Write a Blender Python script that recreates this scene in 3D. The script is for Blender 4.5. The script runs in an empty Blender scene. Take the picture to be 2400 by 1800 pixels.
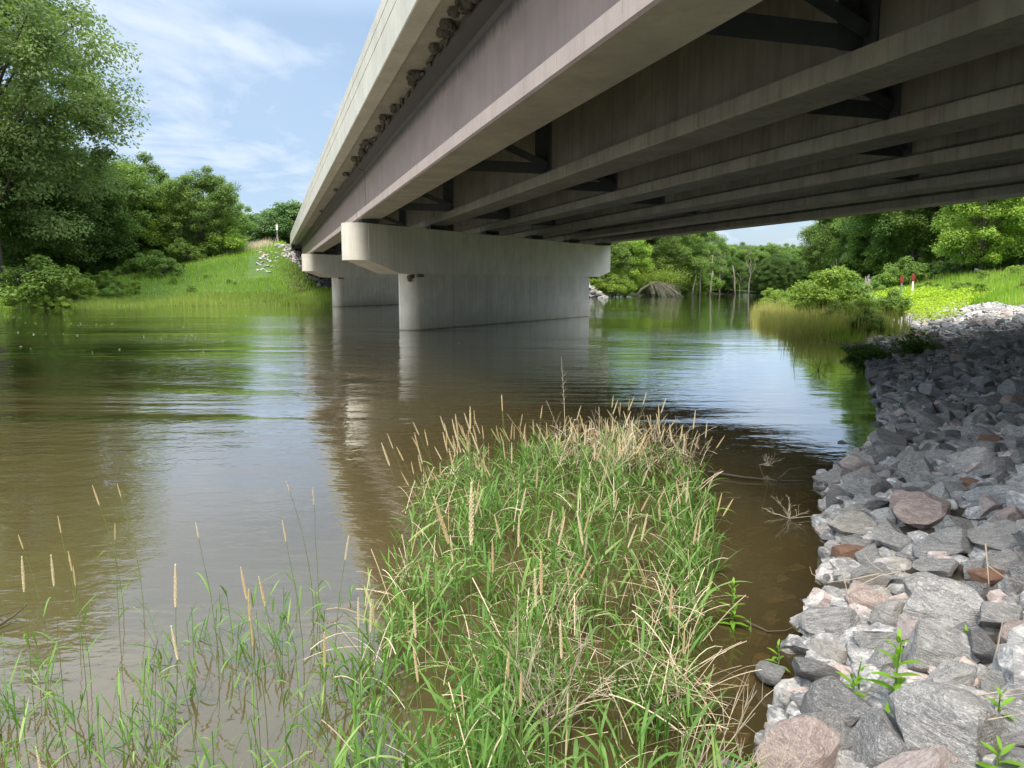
import bpy, math, random
import numpy as np
from mathutils import Vector, Matrix, noise as mnoise
R = math.radians
scene = bpy.context.scene
COL = scene.collection
random.seed(7); RNG = np.random.default_rng(7)

# ------------------------------------------------------------------ camera
CAM_H = 1.9
PITCH = math.atan(235/1803.)
cam = bpy.data.cameras.new('camera'); camo = bpy.data.objects.new('camera', cam); COL.objects.link(camo)
camo.location = (0, 0, CAM_H); camo.rotation_euler = (math.pi/2-PITCH, 0, 0)
cam.sensor_fit = 'HORIZONTAL'; cam.sensor_width = 36; cam.lens = 36*1803/2400.
cam.clip_start = 0.05; cam.clip_end = 3000
scene.camera = camo
# ------------------------------------------------------------------ light
SUN_EL, SUN_AZ = 60, 190       # azimuth clockwise from +Y
sd = Vector((math.sin(R(SUN_AZ))*math.cos(R(SUN_EL)), math.cos(R(SUN_AZ))*math.cos(R(SUN_EL)), math.sin(R(SUN_EL))))
sun = bpy.data.lights.new('sun', 'SUN'); sun.energy = 1.5; sun.angle = R(11); sun.color = (1, .93, .82)
so = bpy.data.objects.new('sun', sun); COL.objects.link(so); so.rotation_euler = sd.to_track_quat('Z', 'Y').to_euler()
world = bpy.data.worlds.new('World'); scene.world = world; world.use_nodes = True
scene.view_settings.view_transform = 'Standard'; scene.view_settings.look = 'None'
scene.view_settings.exposure = 1.1; scene.view_settings.gamma = 1

class NT:
    """small node-tree helper"""
    def __init__(s, tree): s.t = tree; s.n = tree.nodes; s.l = tree.links
    def new(s, typ, ins=None, **kw):
        nd = s.n.new(typ)
        for k, v in kw.items(): setattr(nd, k, v)
        for k, v in (ins or {}).items(): s.put(nd.inputs[k], v)
        return nd
    def put(s, sock, v):
        if isinstance(v, bpy.types.Node): v = v.outputs[0]
        if isinstance(v, bpy.types.NodeSocket): s.l.new(v, sock)
        elif isinstance(v, (tuple, list)) and len(v) == 3 and sock.type == 'RGBA': sock.default_value = (*v, 1)
        else: sock.default_value = v
    def noise(s, vec, scale, detail=4, rough=.55, dist=0): 
        return s.new('ShaderNodeTexNoise', {'Vector': vec, 'Scale': scale, 'Detail': detail, 'Roughness': rough, 'Distortion': dist}).outputs[0]
    def ramp(s, fac, stops):
        nd = s.new('ShaderNodeValToRGB', {'Fac': fac}); e = nd.color_ramp.elements
        while len(e) < len(stops): e.new(.5)
        for el, (p, c) in zip(e, stops):
            el.position = p; el.color = (*c, 1) if isinstance(c, tuple) else (c, c, c, 1)
        return nd.outputs[0]
    def mix(s, fac, a, b, mode='MIX'):
        nd = s.new('ShaderNodeMix', data_type='RGBA', blend_type=mode)
        s.put(nd.inputs[0], fac); s.put(nd.inputs[6], a); s.put(nd.inputs[7], b); return nd.outputs[2]
    def math(s, op, a, b=0., clamp=False):
        nd = s.new('ShaderNodeMath', {0: a, 1: b}, operation=op); nd.use_clamp = clamp; return nd.outputs[0]
    def map(s, vec, scale=(1,1,1), rot=(0,0,0), loc=(0,0,0)):
        return s.new('ShaderNodeMapping', {'Vector': vec, 'Scale': scale, 'Rotation': rot, 'Location': loc}).outputs[0]
    def bump(s, h, strength, dist): return s.new('ShaderNodeBump', {'Height': h, 'Strength': strength, 'Distance': dist}).outputs[0]

w = NT(world.node_tree); w.n.clear()
sky = w.new('ShaderNodeTexSky', sky_type='NISHITA', sun_disc=False, sun_elevation=R(SUN_EL), sun_rotation=R(SUN_AZ), air_density=1.0, dust_density=1.5)
tc = w.new('ShaderNodeTexCoord').outputs['Generated']
sep = w.new('ShaderNodeSeparateXYZ', {0: tc})
zz = w.math('MAXIMUM', w.math('ADD', sep.outputs[2], .12), .02)
plane = w.new('ShaderNodeCombineXYZ', {0: w.math('DIVIDE', sep.outputs[0], zz), 1: w.math('DIVIDE', sep.outputs[1], zz), 2: .3}).outputs[0]
pm = w.map(plane, scale=(1, .62, 1), rot=(0, 0, .5))
big = w.noise(pm, .55, 4, .5, .4)
fine = w.noise(pm, 1.9, 6, .55, .8)
veil = w.ramp(w.math('ADD', w.math('MULTIPLY', big, .75), w.math('MULTIPLY', fine, .25)), [(.33, .45), (.58, 1.)])
puff = w.ramp(w.math('ADD', w.math('MULTIPLY', fine, .7), w.math('MULTIPLY', w.noise(pm, 5., 5, .6, .5), .3)), [(.50, 0.), (.66, 1.)])
skyc = w.mix(1.0, sky, (.13, .13, .13), 'MULTIPLY')
c1 = w.mix(w.math('MULTIPLY', veil, .80), skyc, (.405, .54, .735))
c2 = w.mix(w.math('MULTIPLY', puff, .52), c1, (.80, .85, .91))
gn = w.ramp(sep.outputs[2], [(.30, 0.), (.62, 1.)])
c3 = w.mix(gn, w.mix(1., c2, (.62, .62, .615), 'MULTIPLY'), w.mix(1., c2, (2.75, 2.36, 1.94), 'MULTIPLY'))
bg = w.new('ShaderNodeBackground', {'Color': c3, 'Strength': 1.0})
wo = w.new('ShaderNodeOutputWorld', {'Surface': bg.outputs[0]})

# ------------------------------------------------------------------ helpers
def tag(o, label=None, cat=None, group=None, kind=None):
    if label: o['label'] = label
    if cat: o['category'] = cat
    if group: o['group'] = group
    if kind: o['kind'] = kind
    return o
def empty(name, loc=(0, 0, 0), rz=0, rot=None):
    o = bpy.data.objects.new(name, None); COL.objects.link(o); o.location = loc
    o.rotation_euler = rot or (0, 0, rz); o.empty_display_size = .2; return o
def link(name, me, parent=None, loc=None):
    o = bpy.data.objects.new(name, me); COL.objects.link(o)
    if parent: o.parent = parent
    if loc is not None: o.location = loc
    return o
def mesh(name, V, F, mats, smooth=False, attrs=None, midx=None):
    """V (n,3) array; F list of faces or (m,k) int array"""
    me = bpy.data.meshes.new(name)
    V = np.asarray(V, dtype=np.float32)
    if isinstance(F, np.ndarray):
        m, k = F.shape
        me.vertices.add(len(V)); me.vertices.foreach_set('co', V.ravel())
        me.loops.add(m*k); me.loops.foreach_set('vertex_index', F.astype(np.int32).ravel())
        me.polygons.add(m); me.polygons.foreach_set('loop_start', (np.arange(m)*k).astype(np.int32))
        me.update(calc_edges=True)
    else:
        me.from_pydata(V.tolist(), [], F); me.update()
    for mt in (mats if isinstance(mats, (list, tuple)) else [mats]): me.materials.append(mt)
    if midx is not None: me.polygons.foreach_set('material_index', np.asarray(midx, dtype=np.int32))
    if smooth: me.polygons.foreach_set('use_smooth', [True]*len(me.polygons))
    for an, av in (attrs or {}).items():
        at = me.attributes.new(an, 'FLOAT', 'POINT'); at.data.foreach_set('value', np.asarray(av, dtype=np.float32))
    me.validate()
    return me
class MB:
    def __init__(s): s.v = []; s.f = []
    def add(s, V, F):
        n = len(s.v); s.v += [tuple(p) for p in V]; s.f += [tuple(i+n for i in f) for f in F]; return s
    def box(s, c, d, ax=None):
        """box centre c, full sizes d along axes ax (3 vectors)"""
        ax = ax or (Vector((1,0,0)), Vector((0,1,0)), Vector((0,0,1)))
        c = Vector(c); P = []
        for i in (-1,1):
            for j in (-1,1):
                for k in (-1,1): P.append(c+ax[0]*(i*d[0]/2)+ax[1]*(j*d[1]/2)+ax[2]*(k*d[2]/2))
        return s.add(P, [(0,1,3,2),(4,6,7,5),(0,4,5,1),(2,3,7,6),(0,2,6,4),(1,5,7,3)])
    def bar(s, a, b, wd, ht, up=(0,0,1)):
        a = Vector(a); b = Vector(b); d = (b-a); L = d.length; d.normalize()
        x = d.cross(Vector(up)).normalized(); y = x.cross(d)
        return s.box((a+b)/2, (L, wd, ht), (d, x, y))
    def tube(s, pts, rad, n=6, cap=True):
        pts = [Vector(p) for p in pts]; V = []; F = []
        prev = None
        for i, p in enumerate(pts):
            t = (pts[min(i+1, len(pts)-1)]-pts[max(i-1, 0)]).normalized()
            if prev is None: u = t.orthogonal().normalized()
            else:
                u = prev-t*prev.dot(t)
                u = u.normalized() if u.length > 1e-5 else t.orthogonal().normalized()
            prev = u; v = t.cross(u)
            r = rad[i] if isinstance(rad, (list, tuple, np.ndarray)) else rad
            for k in range(n):
                a = 2*math.pi*k/n; V.append(p+(u*math.cos(a)+v*math.sin(a))*r)
        for i in range(len(pts)-1):
            for k in range(n):
                F.append((i*n+k, i*n+(k+1) % n, (i+1)*n+(k+1) % n, (i+1)*n+k))
        if cap: F.append(tuple(range(n))[::-1]); F.append(tuple((len(pts)-1)*n+k for k in range(n)))
        return s.add(V, F)
    def prism(s, prof, mapf, l0, l1):
        """closed profile of (a,z) pairs swept from l0 to l1 (floats or functions of a)"""
        f0 = l0 if callable(l0) else (lambda a: l0); f1 = l1 if callable(l1) else (lambda a: l1)
        n = len(prof)
        V = [mapf(a, f0(a), z) for a, z in prof]+[mapf(a, f1(a), z) for a, z in prof]
        return s.add(V, [(i, (i+1) % n, n+(i+1) % n, n+i) for i in range(n)]+[tuple(range(n))[::-1], tuple(range(n, 2*n))])
    def me(s, name, mat, smooth=False):
        me = mesh(name, s.v, s.f, mat, smooth)
        import bmesh
        b = bmesh.new(); b.from_mesh(me); bmesh.ops.recalc_face_normals(b, faces=b.faces); b.to_mesh(me); b.free()
        return me
    def build(s, name, mat, parent=None, smooth=False): return link(name, s.me(name, mat, smooth), parent)
def copy_tree(o, parent=None):
    c = o.copy(); COL.objects.link(c)
    if parent: c.parent = parent
    for ch in list(o.children): copy_tree(ch, c)
    return c
def bevel(o, wd=.01, seg=2, ang=35):
    m = o.modifiers.new('bevel', 'BEVEL'); m.width = wd; m.segments = seg; m.limit_method = 'ANGLE'; m.angle_limit = R(ang)
def pxw(px, Y): return (px-1200)/1803.*Y*1.005          # sideways place of something seen at that column, Y metres off

# ------------------------------------------------------------------ materials
def mat(name):
    m = bpy.data.materials.new(name); m.use_nodes = True; t = NT(m.node_tree); t.n.clear()
    t.p = t.new('ShaderNodeBsdfPrincipled'); t.o = t.new('ShaderNodeOutputMaterial', {'Surface': t.p.outputs[0]})
    t.tc = t.new('ShaderNodeTexCoord').outputs['Object']
    t.geo = t.new('ShaderNodeNewGeometry')
    t.pos = t.geo.outputs['Position']
    t.rnd = t.new('ShaderNodeObjectInfo').outputs['Random']
    return m, t
M = {}
def concrete(name, base, var=.25, streak=.5, rust=0., rough=.85, bump=.25, dark=(.4, .37, .3), grime_shade=0, flood=0):
    m, t = mat(name)
    n1 = t.noise(t.pos, 1.1, 5, .6); n2 = t.noise(t.pos, 14, 6, .7)
    st = t.noise(t.map(t.pos, scale=(5, 5, .22)), 1.6, 5, .65)
    c = t.mix(t.ramp(n1, [(.3, 0.), (.7, 1.)]), tuple(b*(1-var) for b in base), tuple(min(1, b*(1+var*.5)) for b in base))
    c = t.mix(t.math('MULTIPLY', t.ramp(st, [(.48, 0.), (.72, 1.)]), streak), c, tuple(b*d for b, d in zip(base, dark)))
    c = t.mix(t.math('MULTIPLY', t.ramp(t.noise(t.map(t.pos, scale=(4, 4, .3), loc=(7,3,1)), 2.3, 4, .7), [(.62, 0.), (.75, 1.)]), streak*.6), c, tuple(min(1, b*1.45) for b in base))
    c = t.mix(t.math('MULTIPLY', t.ramp(n2, [(.35, 0.), (.65, 1.)]), .22), c, tuple(b*.72 for b in base))
    if rust:
        rn = t.noise(t.map(t.pos, scale=(.5, .5, .5)), 1.7, 5, .65, .6)
        c = t.mix(t.math('MULTIPLY', t.ramp(rn, [(.60, 0.), (.72, 1.)]), rust), c, (.17, .09, .04))
    if flood:
        fz = t.new('ShaderNodeSeparateXYZ', {0: t.pos}).outputs[2]; fn = t.math('MULTIPLY', t.noise(t.map(t.pos, scale=(1, 1, .5)), 2.5, 5, .7), .35)
        c = t.mix(t.math('MULTIPLY', t.ramp(t.math('ADD', fz, fn), [(.35, 1.), (.85, 0.)]), .5), c, (.44, .38, .27))
        c = t.mix(t.math('MULTIPLY', t.ramp(t.math('ADD', fz, t.math('MULTIPLY', fn, .3)), [(.07, 1.), (.12, 0.)]), .7), c, (.10, .085, .055))
        c = t.mix(t.math('MULTIPLY', t.ramp(t.math('ABSOLUTE', t.math('SUBTRACT', t.math('FRACT', t.math('MULTIPLY', t.new('ShaderNodeVectorMath', {0: t.pos, 1: (.524, .852, 0)}, operation='DOT_PRODUCT').outputs['Value'], .41)), .5)), [(.0, 1.), (.006, 0.)]), .35), c, (.22, .21, .18))
    if grime_shade:  # dark band up high: nest mud stain plus painted-in shade of flange and overhang
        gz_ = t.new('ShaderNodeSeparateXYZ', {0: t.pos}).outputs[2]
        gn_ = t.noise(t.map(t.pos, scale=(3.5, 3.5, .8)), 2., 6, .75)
        c = t.mix(t.math('MULTIPLY', t.ramp(t.math('ADD', t.math('MULTIPLY', t.math('SUBTRACT', gz_, grime_shade), 1.), t.math('MULTIPLY', gn_, .45)), [(.12, 0.), (.36, 1.)]), .88), c, (.022, .02, .018))
    t.put(t.p.inputs['Base Color'], c); t.put(t.p.inputs['Roughness'], rough)
    t.put(t.p.inputs['Normal'], t.bump(t.math('ADD', n2, t.math('MULTIPLY', n1, 1.5)), bump, .012))
    M[name] = m; return m
concrete('light_concrete', (.64, .60, .505), .16, .35)
concrete('pier_concrete', (.60, .56, .475), .2, .5, flood=1)
concrete('parapet_concrete', (.60, .58, .49), .16, .22)
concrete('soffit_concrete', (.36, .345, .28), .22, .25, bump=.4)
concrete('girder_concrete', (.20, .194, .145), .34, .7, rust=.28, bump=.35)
concrete('brown_paint', (.30, .225, .195), .22, .35, rough=.6, bump=.12, dark=(.55, .55, .58), grime_shade=5.88)
concrete('brown_flange_lit', (.62, .485, .41), .12, .3, rough=.6, bump=.12)  # same brown paint as the web, lightened where the flange side catches light
concrete('flange_soffit', (.38, .355, .275), .25, .2, rust=.25)
m, t = mat('steel'); 
t.put(t.p.inputs['Base Color'], t.mix(t.noise(t.pos, 6, 4), (.035, .045, .045), (.075, .085, .08))); t.put(t.p.inputs['Roughness'], .65); M['steel'] = m
m, t = mat('bearing_rubber'); t.put(t.p.inputs['Base Color'], t.mix(t.noise(t.pos, 20), (.02,.02,.018), (.05,.045,.04))); t.put(t.p.inputs['Roughness'], .8); M['rubber'] = m
m, t = mat('dried_mud'); 
t.put(t.p.inputs['Base Color'], t.mix(t.noise(t.tc, 22, 5, .7), (.05, .042, .032), (.17, .145, .115))); t.put(t.p.inputs['Roughness'], .95)
t.put(t.p.inputs['Normal'], t.bump(t.new('ShaderNodeTexVoronoi', {'Vector': t.tc, 'Scale': 55.}).outputs[0], .8, .01)); M['mud'] = m

def foliage(name, dark, light, yel=None, trans=.35, rough=.6, rndamp=.35, spec=.25):
    m, t = mat(name)
    a = t.new('ShaderNodeAttribute', attribute_name='tint').outputs['Fac']
    c = t.mix(a, dark, light)
    if yel: c = t.mix(t.math('MULTIPLY', t.ramp(a, [(.82, 0.), (1., 1.)]), .7), c, yel)
    hs = t.new('ShaderNodeHueSaturation', {'Color': c, 'Hue': t.math('ADD', .5-.012*rndamp, t.math('MULTIPLY', t.rnd, .03*rndamp)),
         'Value': t.math('ADD', 1-rndamp*.5, t.math('MULTIPLY', t.rnd, rndamp)), 'Saturation': 1.})
    t.put(t.p.inputs['Base Color'], hs.outputs[0]); t.put(t.p.inputs['Roughness'], rough); t.put(t.p.inputs['Specular IOR Level'], spec)
    tr = t.new('ShaderNodeBsdfTranslucent', {'Color': t.mix(1., hs.outputs[0], (1.25, 1.35, .55), 'MULTIPLY')})
    mx = t.new('ShaderNodeMixShader', {0: trans, 1: t.p.outputs[0], 2: tr.outputs[0]})
    t.put(t.o.inputs['Surface'], mx.outputs[0]); M[name] = m; return m
foliage('cottonwood_leaf', (.105, .16, .055), (.225, .295, .118), rough=.6, trans=.42)
foliage('tree_leaf', (.095, .165, .038), (.22, .325, .075), (.28, .39, .07))
foliage('dark_leaf', (.055, .11, .024), (.135, .22, .050))
foliage('bright_leaf', (.15, .24, .042), (.32, .43, .075), (.42, .52, .07))
foliage('hill_leaf', (.075, .145, .048), (.165, .26, .088), trans=.25)
foliage('shrub_leaf', (.105, .19, .036), (.24, .36, .075))
foliage('meadow_blade', (.14, .27, .026), (.33, .51, .058), (.46, .47, .16), rndamp=0)
foliage('reed_blade', (.26, .30, .07), (.50, .46, .19), (.60, .48, .25), rndamp=0)
foliage('shore_blade', (.15, .24, .045), (.36, .43, .11), (.44, .42, .18), rndamp=0)
foliage('canary_blade', (.088, .20, .036), (.225, .39, .085), (.35, .46, .16), rndamp=0, trans=.3, spec=.4)
foliage('weed_leaf', (.14, .32, .025), (.26, .46, .05), rndamp=.2, spec=.4)
foliage('yellow_cover', (.26, .38, .025), (.44, .56, .045), rndamp=0)
def plain(name, a, b, sc=8, rough=.8, attr=False):
    m, t = mat(name)
    f = t.new('ShaderNodeAttribute', attribute_name='tint').outputs['Fac'] if attr else t.noise(t.tc, sc, 5, .65)
    t.put(t.p.inputs['Base Color'], t.mix(f, a, b)); t.put(t.p.inputs['Roughness'], rough)
    t.put(t.p.inputs['Specular IOR Level'], .25); M[name] = m
plain('bark', (.035, .030, .024), (.12, .105, .085), 5)
plain('pale_bark', (.13, .115, .09), (.29, .265, .22), 3)
plain('straw', (.36, .27, .15), (.72, .62, .44), attr=True)
plain('seed', (.48, .35, .17), (.78, .63, .38), 60)
plain('pale_seed', (.60, .49, .29), (.80, .70, .48), 60)
plain('stem_green', (.08, .13, .03), (.2, .25, .09), 10)
plain('twig', (.34, .27, .19), (.62, .54, .41), 12)
plain('dark_twig', (.05, .04, .03), (.16, .13, .10), 12)
plain('white_plate', (.72, .72, .70), (.80, .80, .78), 12, .4)
plain('green_post', (.12, .25, .17), (.20, .33, .24), 12, .5)
plain('red_plate', (.20, .03, .02), (.30, .06, .04), 6, .4)
plain('galvanised', (.35, .36, .36), (.48, .48, .47), 20, .5)
plain('foam', (.42, .40, .34), (.6, .58, .5), 9)
plain('black_pipe', (.015, .015, .015), (.03, .03, .03), 20, .5)

def rock(name, a, b, vein, vs=.5, banding=1., dk=(.07,.075,.08)):
    m, t = mat(name)
    off = t.new('ShaderNodeCombineXYZ', {0: t.math('MULTIPLY', t.rnd, 37.), 1: t.math('MULTIPLY', t.rnd, 91.), 2: t.math('MULTIPLY', t.rnd, 17.)}).outputs[0]
    v = t.new('ShaderNodeVectorMath', {0: t.tc, 1: off}, operation='ADD').outputs[0]
    vb = t.map(v, scale=(1, 1, 3.2), rot=(.5, .3, 0))
    n1 = t.noise(vb, 2.2, 6, .62, .9); n2 = t.noise(v, 26, 5, .75); n3 = t.noise(t.map(v, scale=(1, 1, 5), rot=(.6, .2, .3)), 7, 6, .7, .8)
    c = t.mix(t.ramp(n1, [(.32, 0.), (.66, 1.)]), a, b)
    c = t.mix(t.math('MULTIPLY', t.ramp(n3, [(.53, 0.), (.63, 1.)]), .55*banding), c, vein)
    c = t.mix(t.math('MULTIPLY', t.ramp(n3, [(.30, 1.), (.42, 0.)]), .6*banding), c, dk)
    c = t.mix(t.math('MULTIPLY', t.ramp(n2, [(.54, 0.), (.64, 1.)]), vs), c, vein)
    c = t.mix(t.math('MULTIPLY', t.ramp(n2, [(.34, 1.), (.44, 0.)]), .75), c, dk)
    hs = t.new('ShaderNodeHueSaturation', {'Color': c, 'Hue': .5, 'Saturation': t.math('ADD', .7, t.math('MULTIPLY', t.math('FRACT', t.math('MULTIPLY', t.rnd, 7.3)), .55)),
            'Value': t.math('ADD', .92, t.math('MULTIPLY', t.rnd, .5))}).outputs[0]
    # wet and silty below the flood line
    zz = t.new('ShaderNodeSeparateXYZ', {0: t.pos}).outputs[2]
    wet = t.ramp(t.math('ADD', t.math('MULTIPLY', zz, 5.), t.math('MULTIPLY', n1, .4)), [(.22, 1.), (.5, 0.)])
    hs2 = t.mix(t.math('MULTIPLY', wet, .55), hs, t.mix(.35, hs, (.045, .035, .02)))
    t.put(t.p.inputs['Base Color'], hs2); t.put(t.p.inputs['Roughness'], t.math('SUBTRACT', .88, t.math('MULTIPLY', wet, .45)))
    t.put(t.p.inputs['Specular IOR Level'], .35)
    hgt = t.math('ADD', t.math('MULTIPLY', n2, .35), t.math('ADD', t.math('MULTIPLY', n3, .9), t.math('MULTIPLY', n1, 1.3)))
    t.put(t.p.inputs['Normal'], t.bump(hgt, .7, .035)); M[name] = m
rock('grey_rock', (.15, .15, .15), (.345, .335, .32), (.68, .66, .62))
rock('pink_rock', (.27, .205, .185), (.50, .41, .37), (.70, .64, .59))
rock('dark_rock', (.09, .09, .09), (.21, .205, .20), (.54, .53, .50), .45)
rock('tan_rock', (.22, .205, .185), (.40, .38, .35), (.62, .60, .56))
rock('rust_rock', (.20, .085, .04), (.34, .16, .08), (.40, .26, .16), .2, .5, (.08,.04,.025))

# ------------------------------------------------------------------ terrain
NEAR = [(-60,-60),(-14,-20),(-1.0,.2),(.75,1.9),(1.03,2.8),(1.25,3.25),(1.75,4.3),(2.3,5.25),(2.55,6.2),(3.2,7.6),(4.2,8.9),(5.0,10.1),(5.5,11.4),(7.0,15),(8.7,18.9),(9.4,21.5),(10.1,23.5),(10.6,27),(11.9,34),(15,46),(20,62),(29,90),(40,118),(58,146),(120,185),(400,330)]
FAR = [(-400,-160),(-80,38),(-56,52),(-40.3,61),(-32.5,65.5),(-18.8,68),(-10,75),(0,92),(11.5,107),(20,125),(28,137),(54,146),(95,172),(400,345)]
TOE = [(-60,-60),(-14,-20),(-1.0,.2),(.76,2.8),(1.75,4.3),(2.3,5.25),(3.2,7.6),(5.0,10.1),(7.0,15),(9.3,19.7),(13.4,28),(18.6,41),(22,55),(27,80),(42,118),(110,172),(400,330)]
AZ = R(-17.2); DL = np.array([math.sin(AZ), math.cos(AZ)]); DA = np.array([math.cos(AZ), -math.sin(AZ)])
SK = .875                                # skew: how far the pier line runs on per metre across
G0A, GS = 3.64, 3.2                      # first girder centre, girder spacing
L_ABN, L_P1, L_P2, L_ABF = -4.4, 30.1, 64.8, 99.2      # at a = 3.2
def lend(L0): return lambda a: L0+SK*(a-3.2)
def BR(a, l, z): return (a*DA[0]+l*DL[0], a*DA[1]+l*DL[1], z+.003*l)
def seg_sd(x, y, P):
    """signed distance to polyline; positive on its right-hand side"""
    best = np.full(x.shape, 1e9); sg = np.ones(x.shape)
    for (x0, y0), (x1, y1) in zip(P[:-1], P[1:]):
        dx, dy = x1-x0, y1-y0; L2 = dx*dx+dy*dy
        tt = np.clip(((x-x0)*dx+(y-y0)*dy)/L2, 0, 1)
        d = np.hypot(x-x0-tt*dx, y-y0-tt*dy)
        s = np.sign(-((x-x0)*(-dy)+(y-y0)*dx))
        up = d < best-1e-9
        best = np.where(up, d, best); sg = np.where(up, s, sg)
    return best*sg
def sstep(x, a, b):
    t = np.clip((x-a)/(b-a), 0, 1); return t*t*(3-2*t)
_ph = [(random.uniform(.6, 1.4), random.uniform(0, 6.28), random.uniform(-1, 1)) for _ in range(8)]
def wob(x, y, s):
    r = 0
    for i, (f, p, q) in enumerate(_ph): r = r+np.sin((x*math.cos(q*3+i)+y*math.sin(q*3+i))*f/s+p)
    return r/8*1.6
def ground_z(x, y):
    x = np.asarray(x, float); y = np.asarray(y, float)
    dn = seg_sd(x, y, NEAR); df = -seg_sd(x, y, FAR); dt = seg_sd(x, y, TOE)
    a = x*DA[0]+y*DA[1]; l = x*DL[0]+y*DL[1]
    # near bank
    bench = np.where(dn > 0, .05*dn, .30*dn)
    slope = np.where(y < 8, .25, .25-.055*sstep(y, 8, 16))*np.clip(dt, 0, None); slope = np.where(slope > 2.0, 2.0+.55*(1-np.exp(-(slope-2.0)/.55)), slope)+.018*np.clip(dt-8, 0, 60)
    slope *= sstep(l, -8, -1)*.5+.5
    hn = np.where(dn > 0, np.maximum(bench, np.minimum(slope, .8*dn+.05)), np.maximum(bench, -1.5))
    # far bank
    hf = np.where(df > 0, np.minimum(.10*df, 1.3)+.02*np.clip(df-15, 0, 300)*0.6, np.maximum(.3*df, -1.5))
    # approach embankments
    def emb(e, top):
        side = np.clip(1.6-a, 0, None)+np.clip(a-23, 0, None)
        return top-np.clip(side-.3, 0, None)*.37-np.clip(-e-.0, 0, None)*.42
    eN = (L_ABN+SK*(a-3.2)-l)*.752; eF = (l-(L_ABF-1.0)-SK*(a-3.2))*.752
    zN = np.where(eN > .6, emb(eN, 6.4), -9); zF = np.where(eF > 1.2, emb(eF, 6.75), np.minimum(emb(eF, 4.9)-.4, 4.5))
    sd_ = np.clip(1.3-a, 0, None); zL = 6.75-.27*sd_-.33*np.clip(1.0-eF, 0, None)
    wl = sstep(-a, -8., .5); zF = zF*(1-wl)+zL*wl; zF = np.minimum(zF, .32*df+.15)
    hn = np.where((dn > 0), np.maximum(hn, zN), hn)
    hf = np.where((df > 0), np.maximum(hf, zF), hf)
    hf = hf+np.where(df > 1, wob(x, y, 3.)*.12, 0)
    # wooded hills behind
    hill = 5.5*np.exp(-(((x+75)/95)**2+((y-250)/70)**2))+6*np.exp(-(((x-90)/150)**2+((y-360)/80)**2))+14*np.exp(-(((x+260)/120)**2+((y-300)/110)**2))
    hf = hf+np.where(df > 0, hill*sstep(df, 20, 120), 0)
    z = np.where(df > -3000, np.where(df > dn, hf, hn), hn)
    return z
def gz(x, y): return float(ground_z(np.array([x]), np.array([y]))[0])
def warp(u, near, far): 
    k = math.asinh(far/near); return near*np.sinh(u*k)
def grid(nx, ny, near, far, cx=0, cy=0):
    gx = cx+warp(np.linspace(-1, 1, nx), near, far); gy = cy+warp(np.linspace(-1, 1, ny), near, far)
    X, Y = np.meshgrid(gx, gy); idx = np.arange(nx*ny).reshape(ny, nx)
    F = np.stack([idx[:-1, :-1], idx[:-1, 1:], idx[1:, 1:], idx[1:, :-1]], -1).reshape(-1, 4)
    return X.ravel(), Y.ravel(), F
X, Y, F = grid(420, 420, 9, 900, 4, 10)
Z = ground_z(X, Y)
m, t = mat('ground_soil')
zs = t.new('ShaderNodeSeparateXYZ', {0: t.pos}).outputs[2]
n1 = t.noise(t.pos, .35, 6, .6); n2 = t.noise(t.pos, 5, 6, .7)
soil = t.mix(n2, (.045, .035, .022), (.12, .095, .06))
green = t.mix(t.ramp(n1, [(.35, 0.), (.65, 1.)]), (.055, .12, .016), (.13, .22, .028))
green = t.mix(t.math('MULTIPLY', n2, .5), green, (.035, .06, .012))
gm = t.ramp(t.math('ADD', t.math('MULTIPLY', zs, .5), .0), [(.02, 0.), (.12, 1.)])
gx = t.new('ShaderNodeAttribute', attribute_name='stony').outputs['Fac']
c = t.mix(gm, soil, green); c = t.mix(gx, c, t.mix(n2, (.03, .024, .015), (.07, .058, .038)))
t.put(t.p.inputs['Base Color'], c); t.put(t.p.inputs['Roughness'], .95)
t.put(t.p.inputs['Normal'], t.bump(n2, .6, .05))
dT = seg_sd(X, Y, TOE); dN = seg_sd(X, Y, NEAR); dF = -seg_sd(X, Y, FAR); A_ = X*DA[0]+Y*DA[1]; L_ = X*DL[0]+Y*DL[1]
def riprap_mask(x, y):
    dT = seg_sd(x, y, TOE); a = x*DA[0]+y*DA[1]; l = x*DL[0]+y*DL[1]
    lim = np.where(a < 23, 8.5, np.where(a < 50, 6.2-(a-23)*.20, 0))+.8*wob(x, y, .8)
    return (dT > -.5) & (dT < lim) & (l > -7)
stony = (riprap_mask(X, Y)).astype(float)
eF_ = (L_-(L_ABF-1)-SK*(A_-3.2))*.752
stony = np.maximum(stony, ((dF > 0) & (eF_ < 1) & (eF_ > -15) & (A_ > 2)).astype(float))
tag(link('ground', mesh('ground', np.stack([X, Y, Z], 1), F, m, True, {'stony': stony})), kind='structure')
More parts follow.
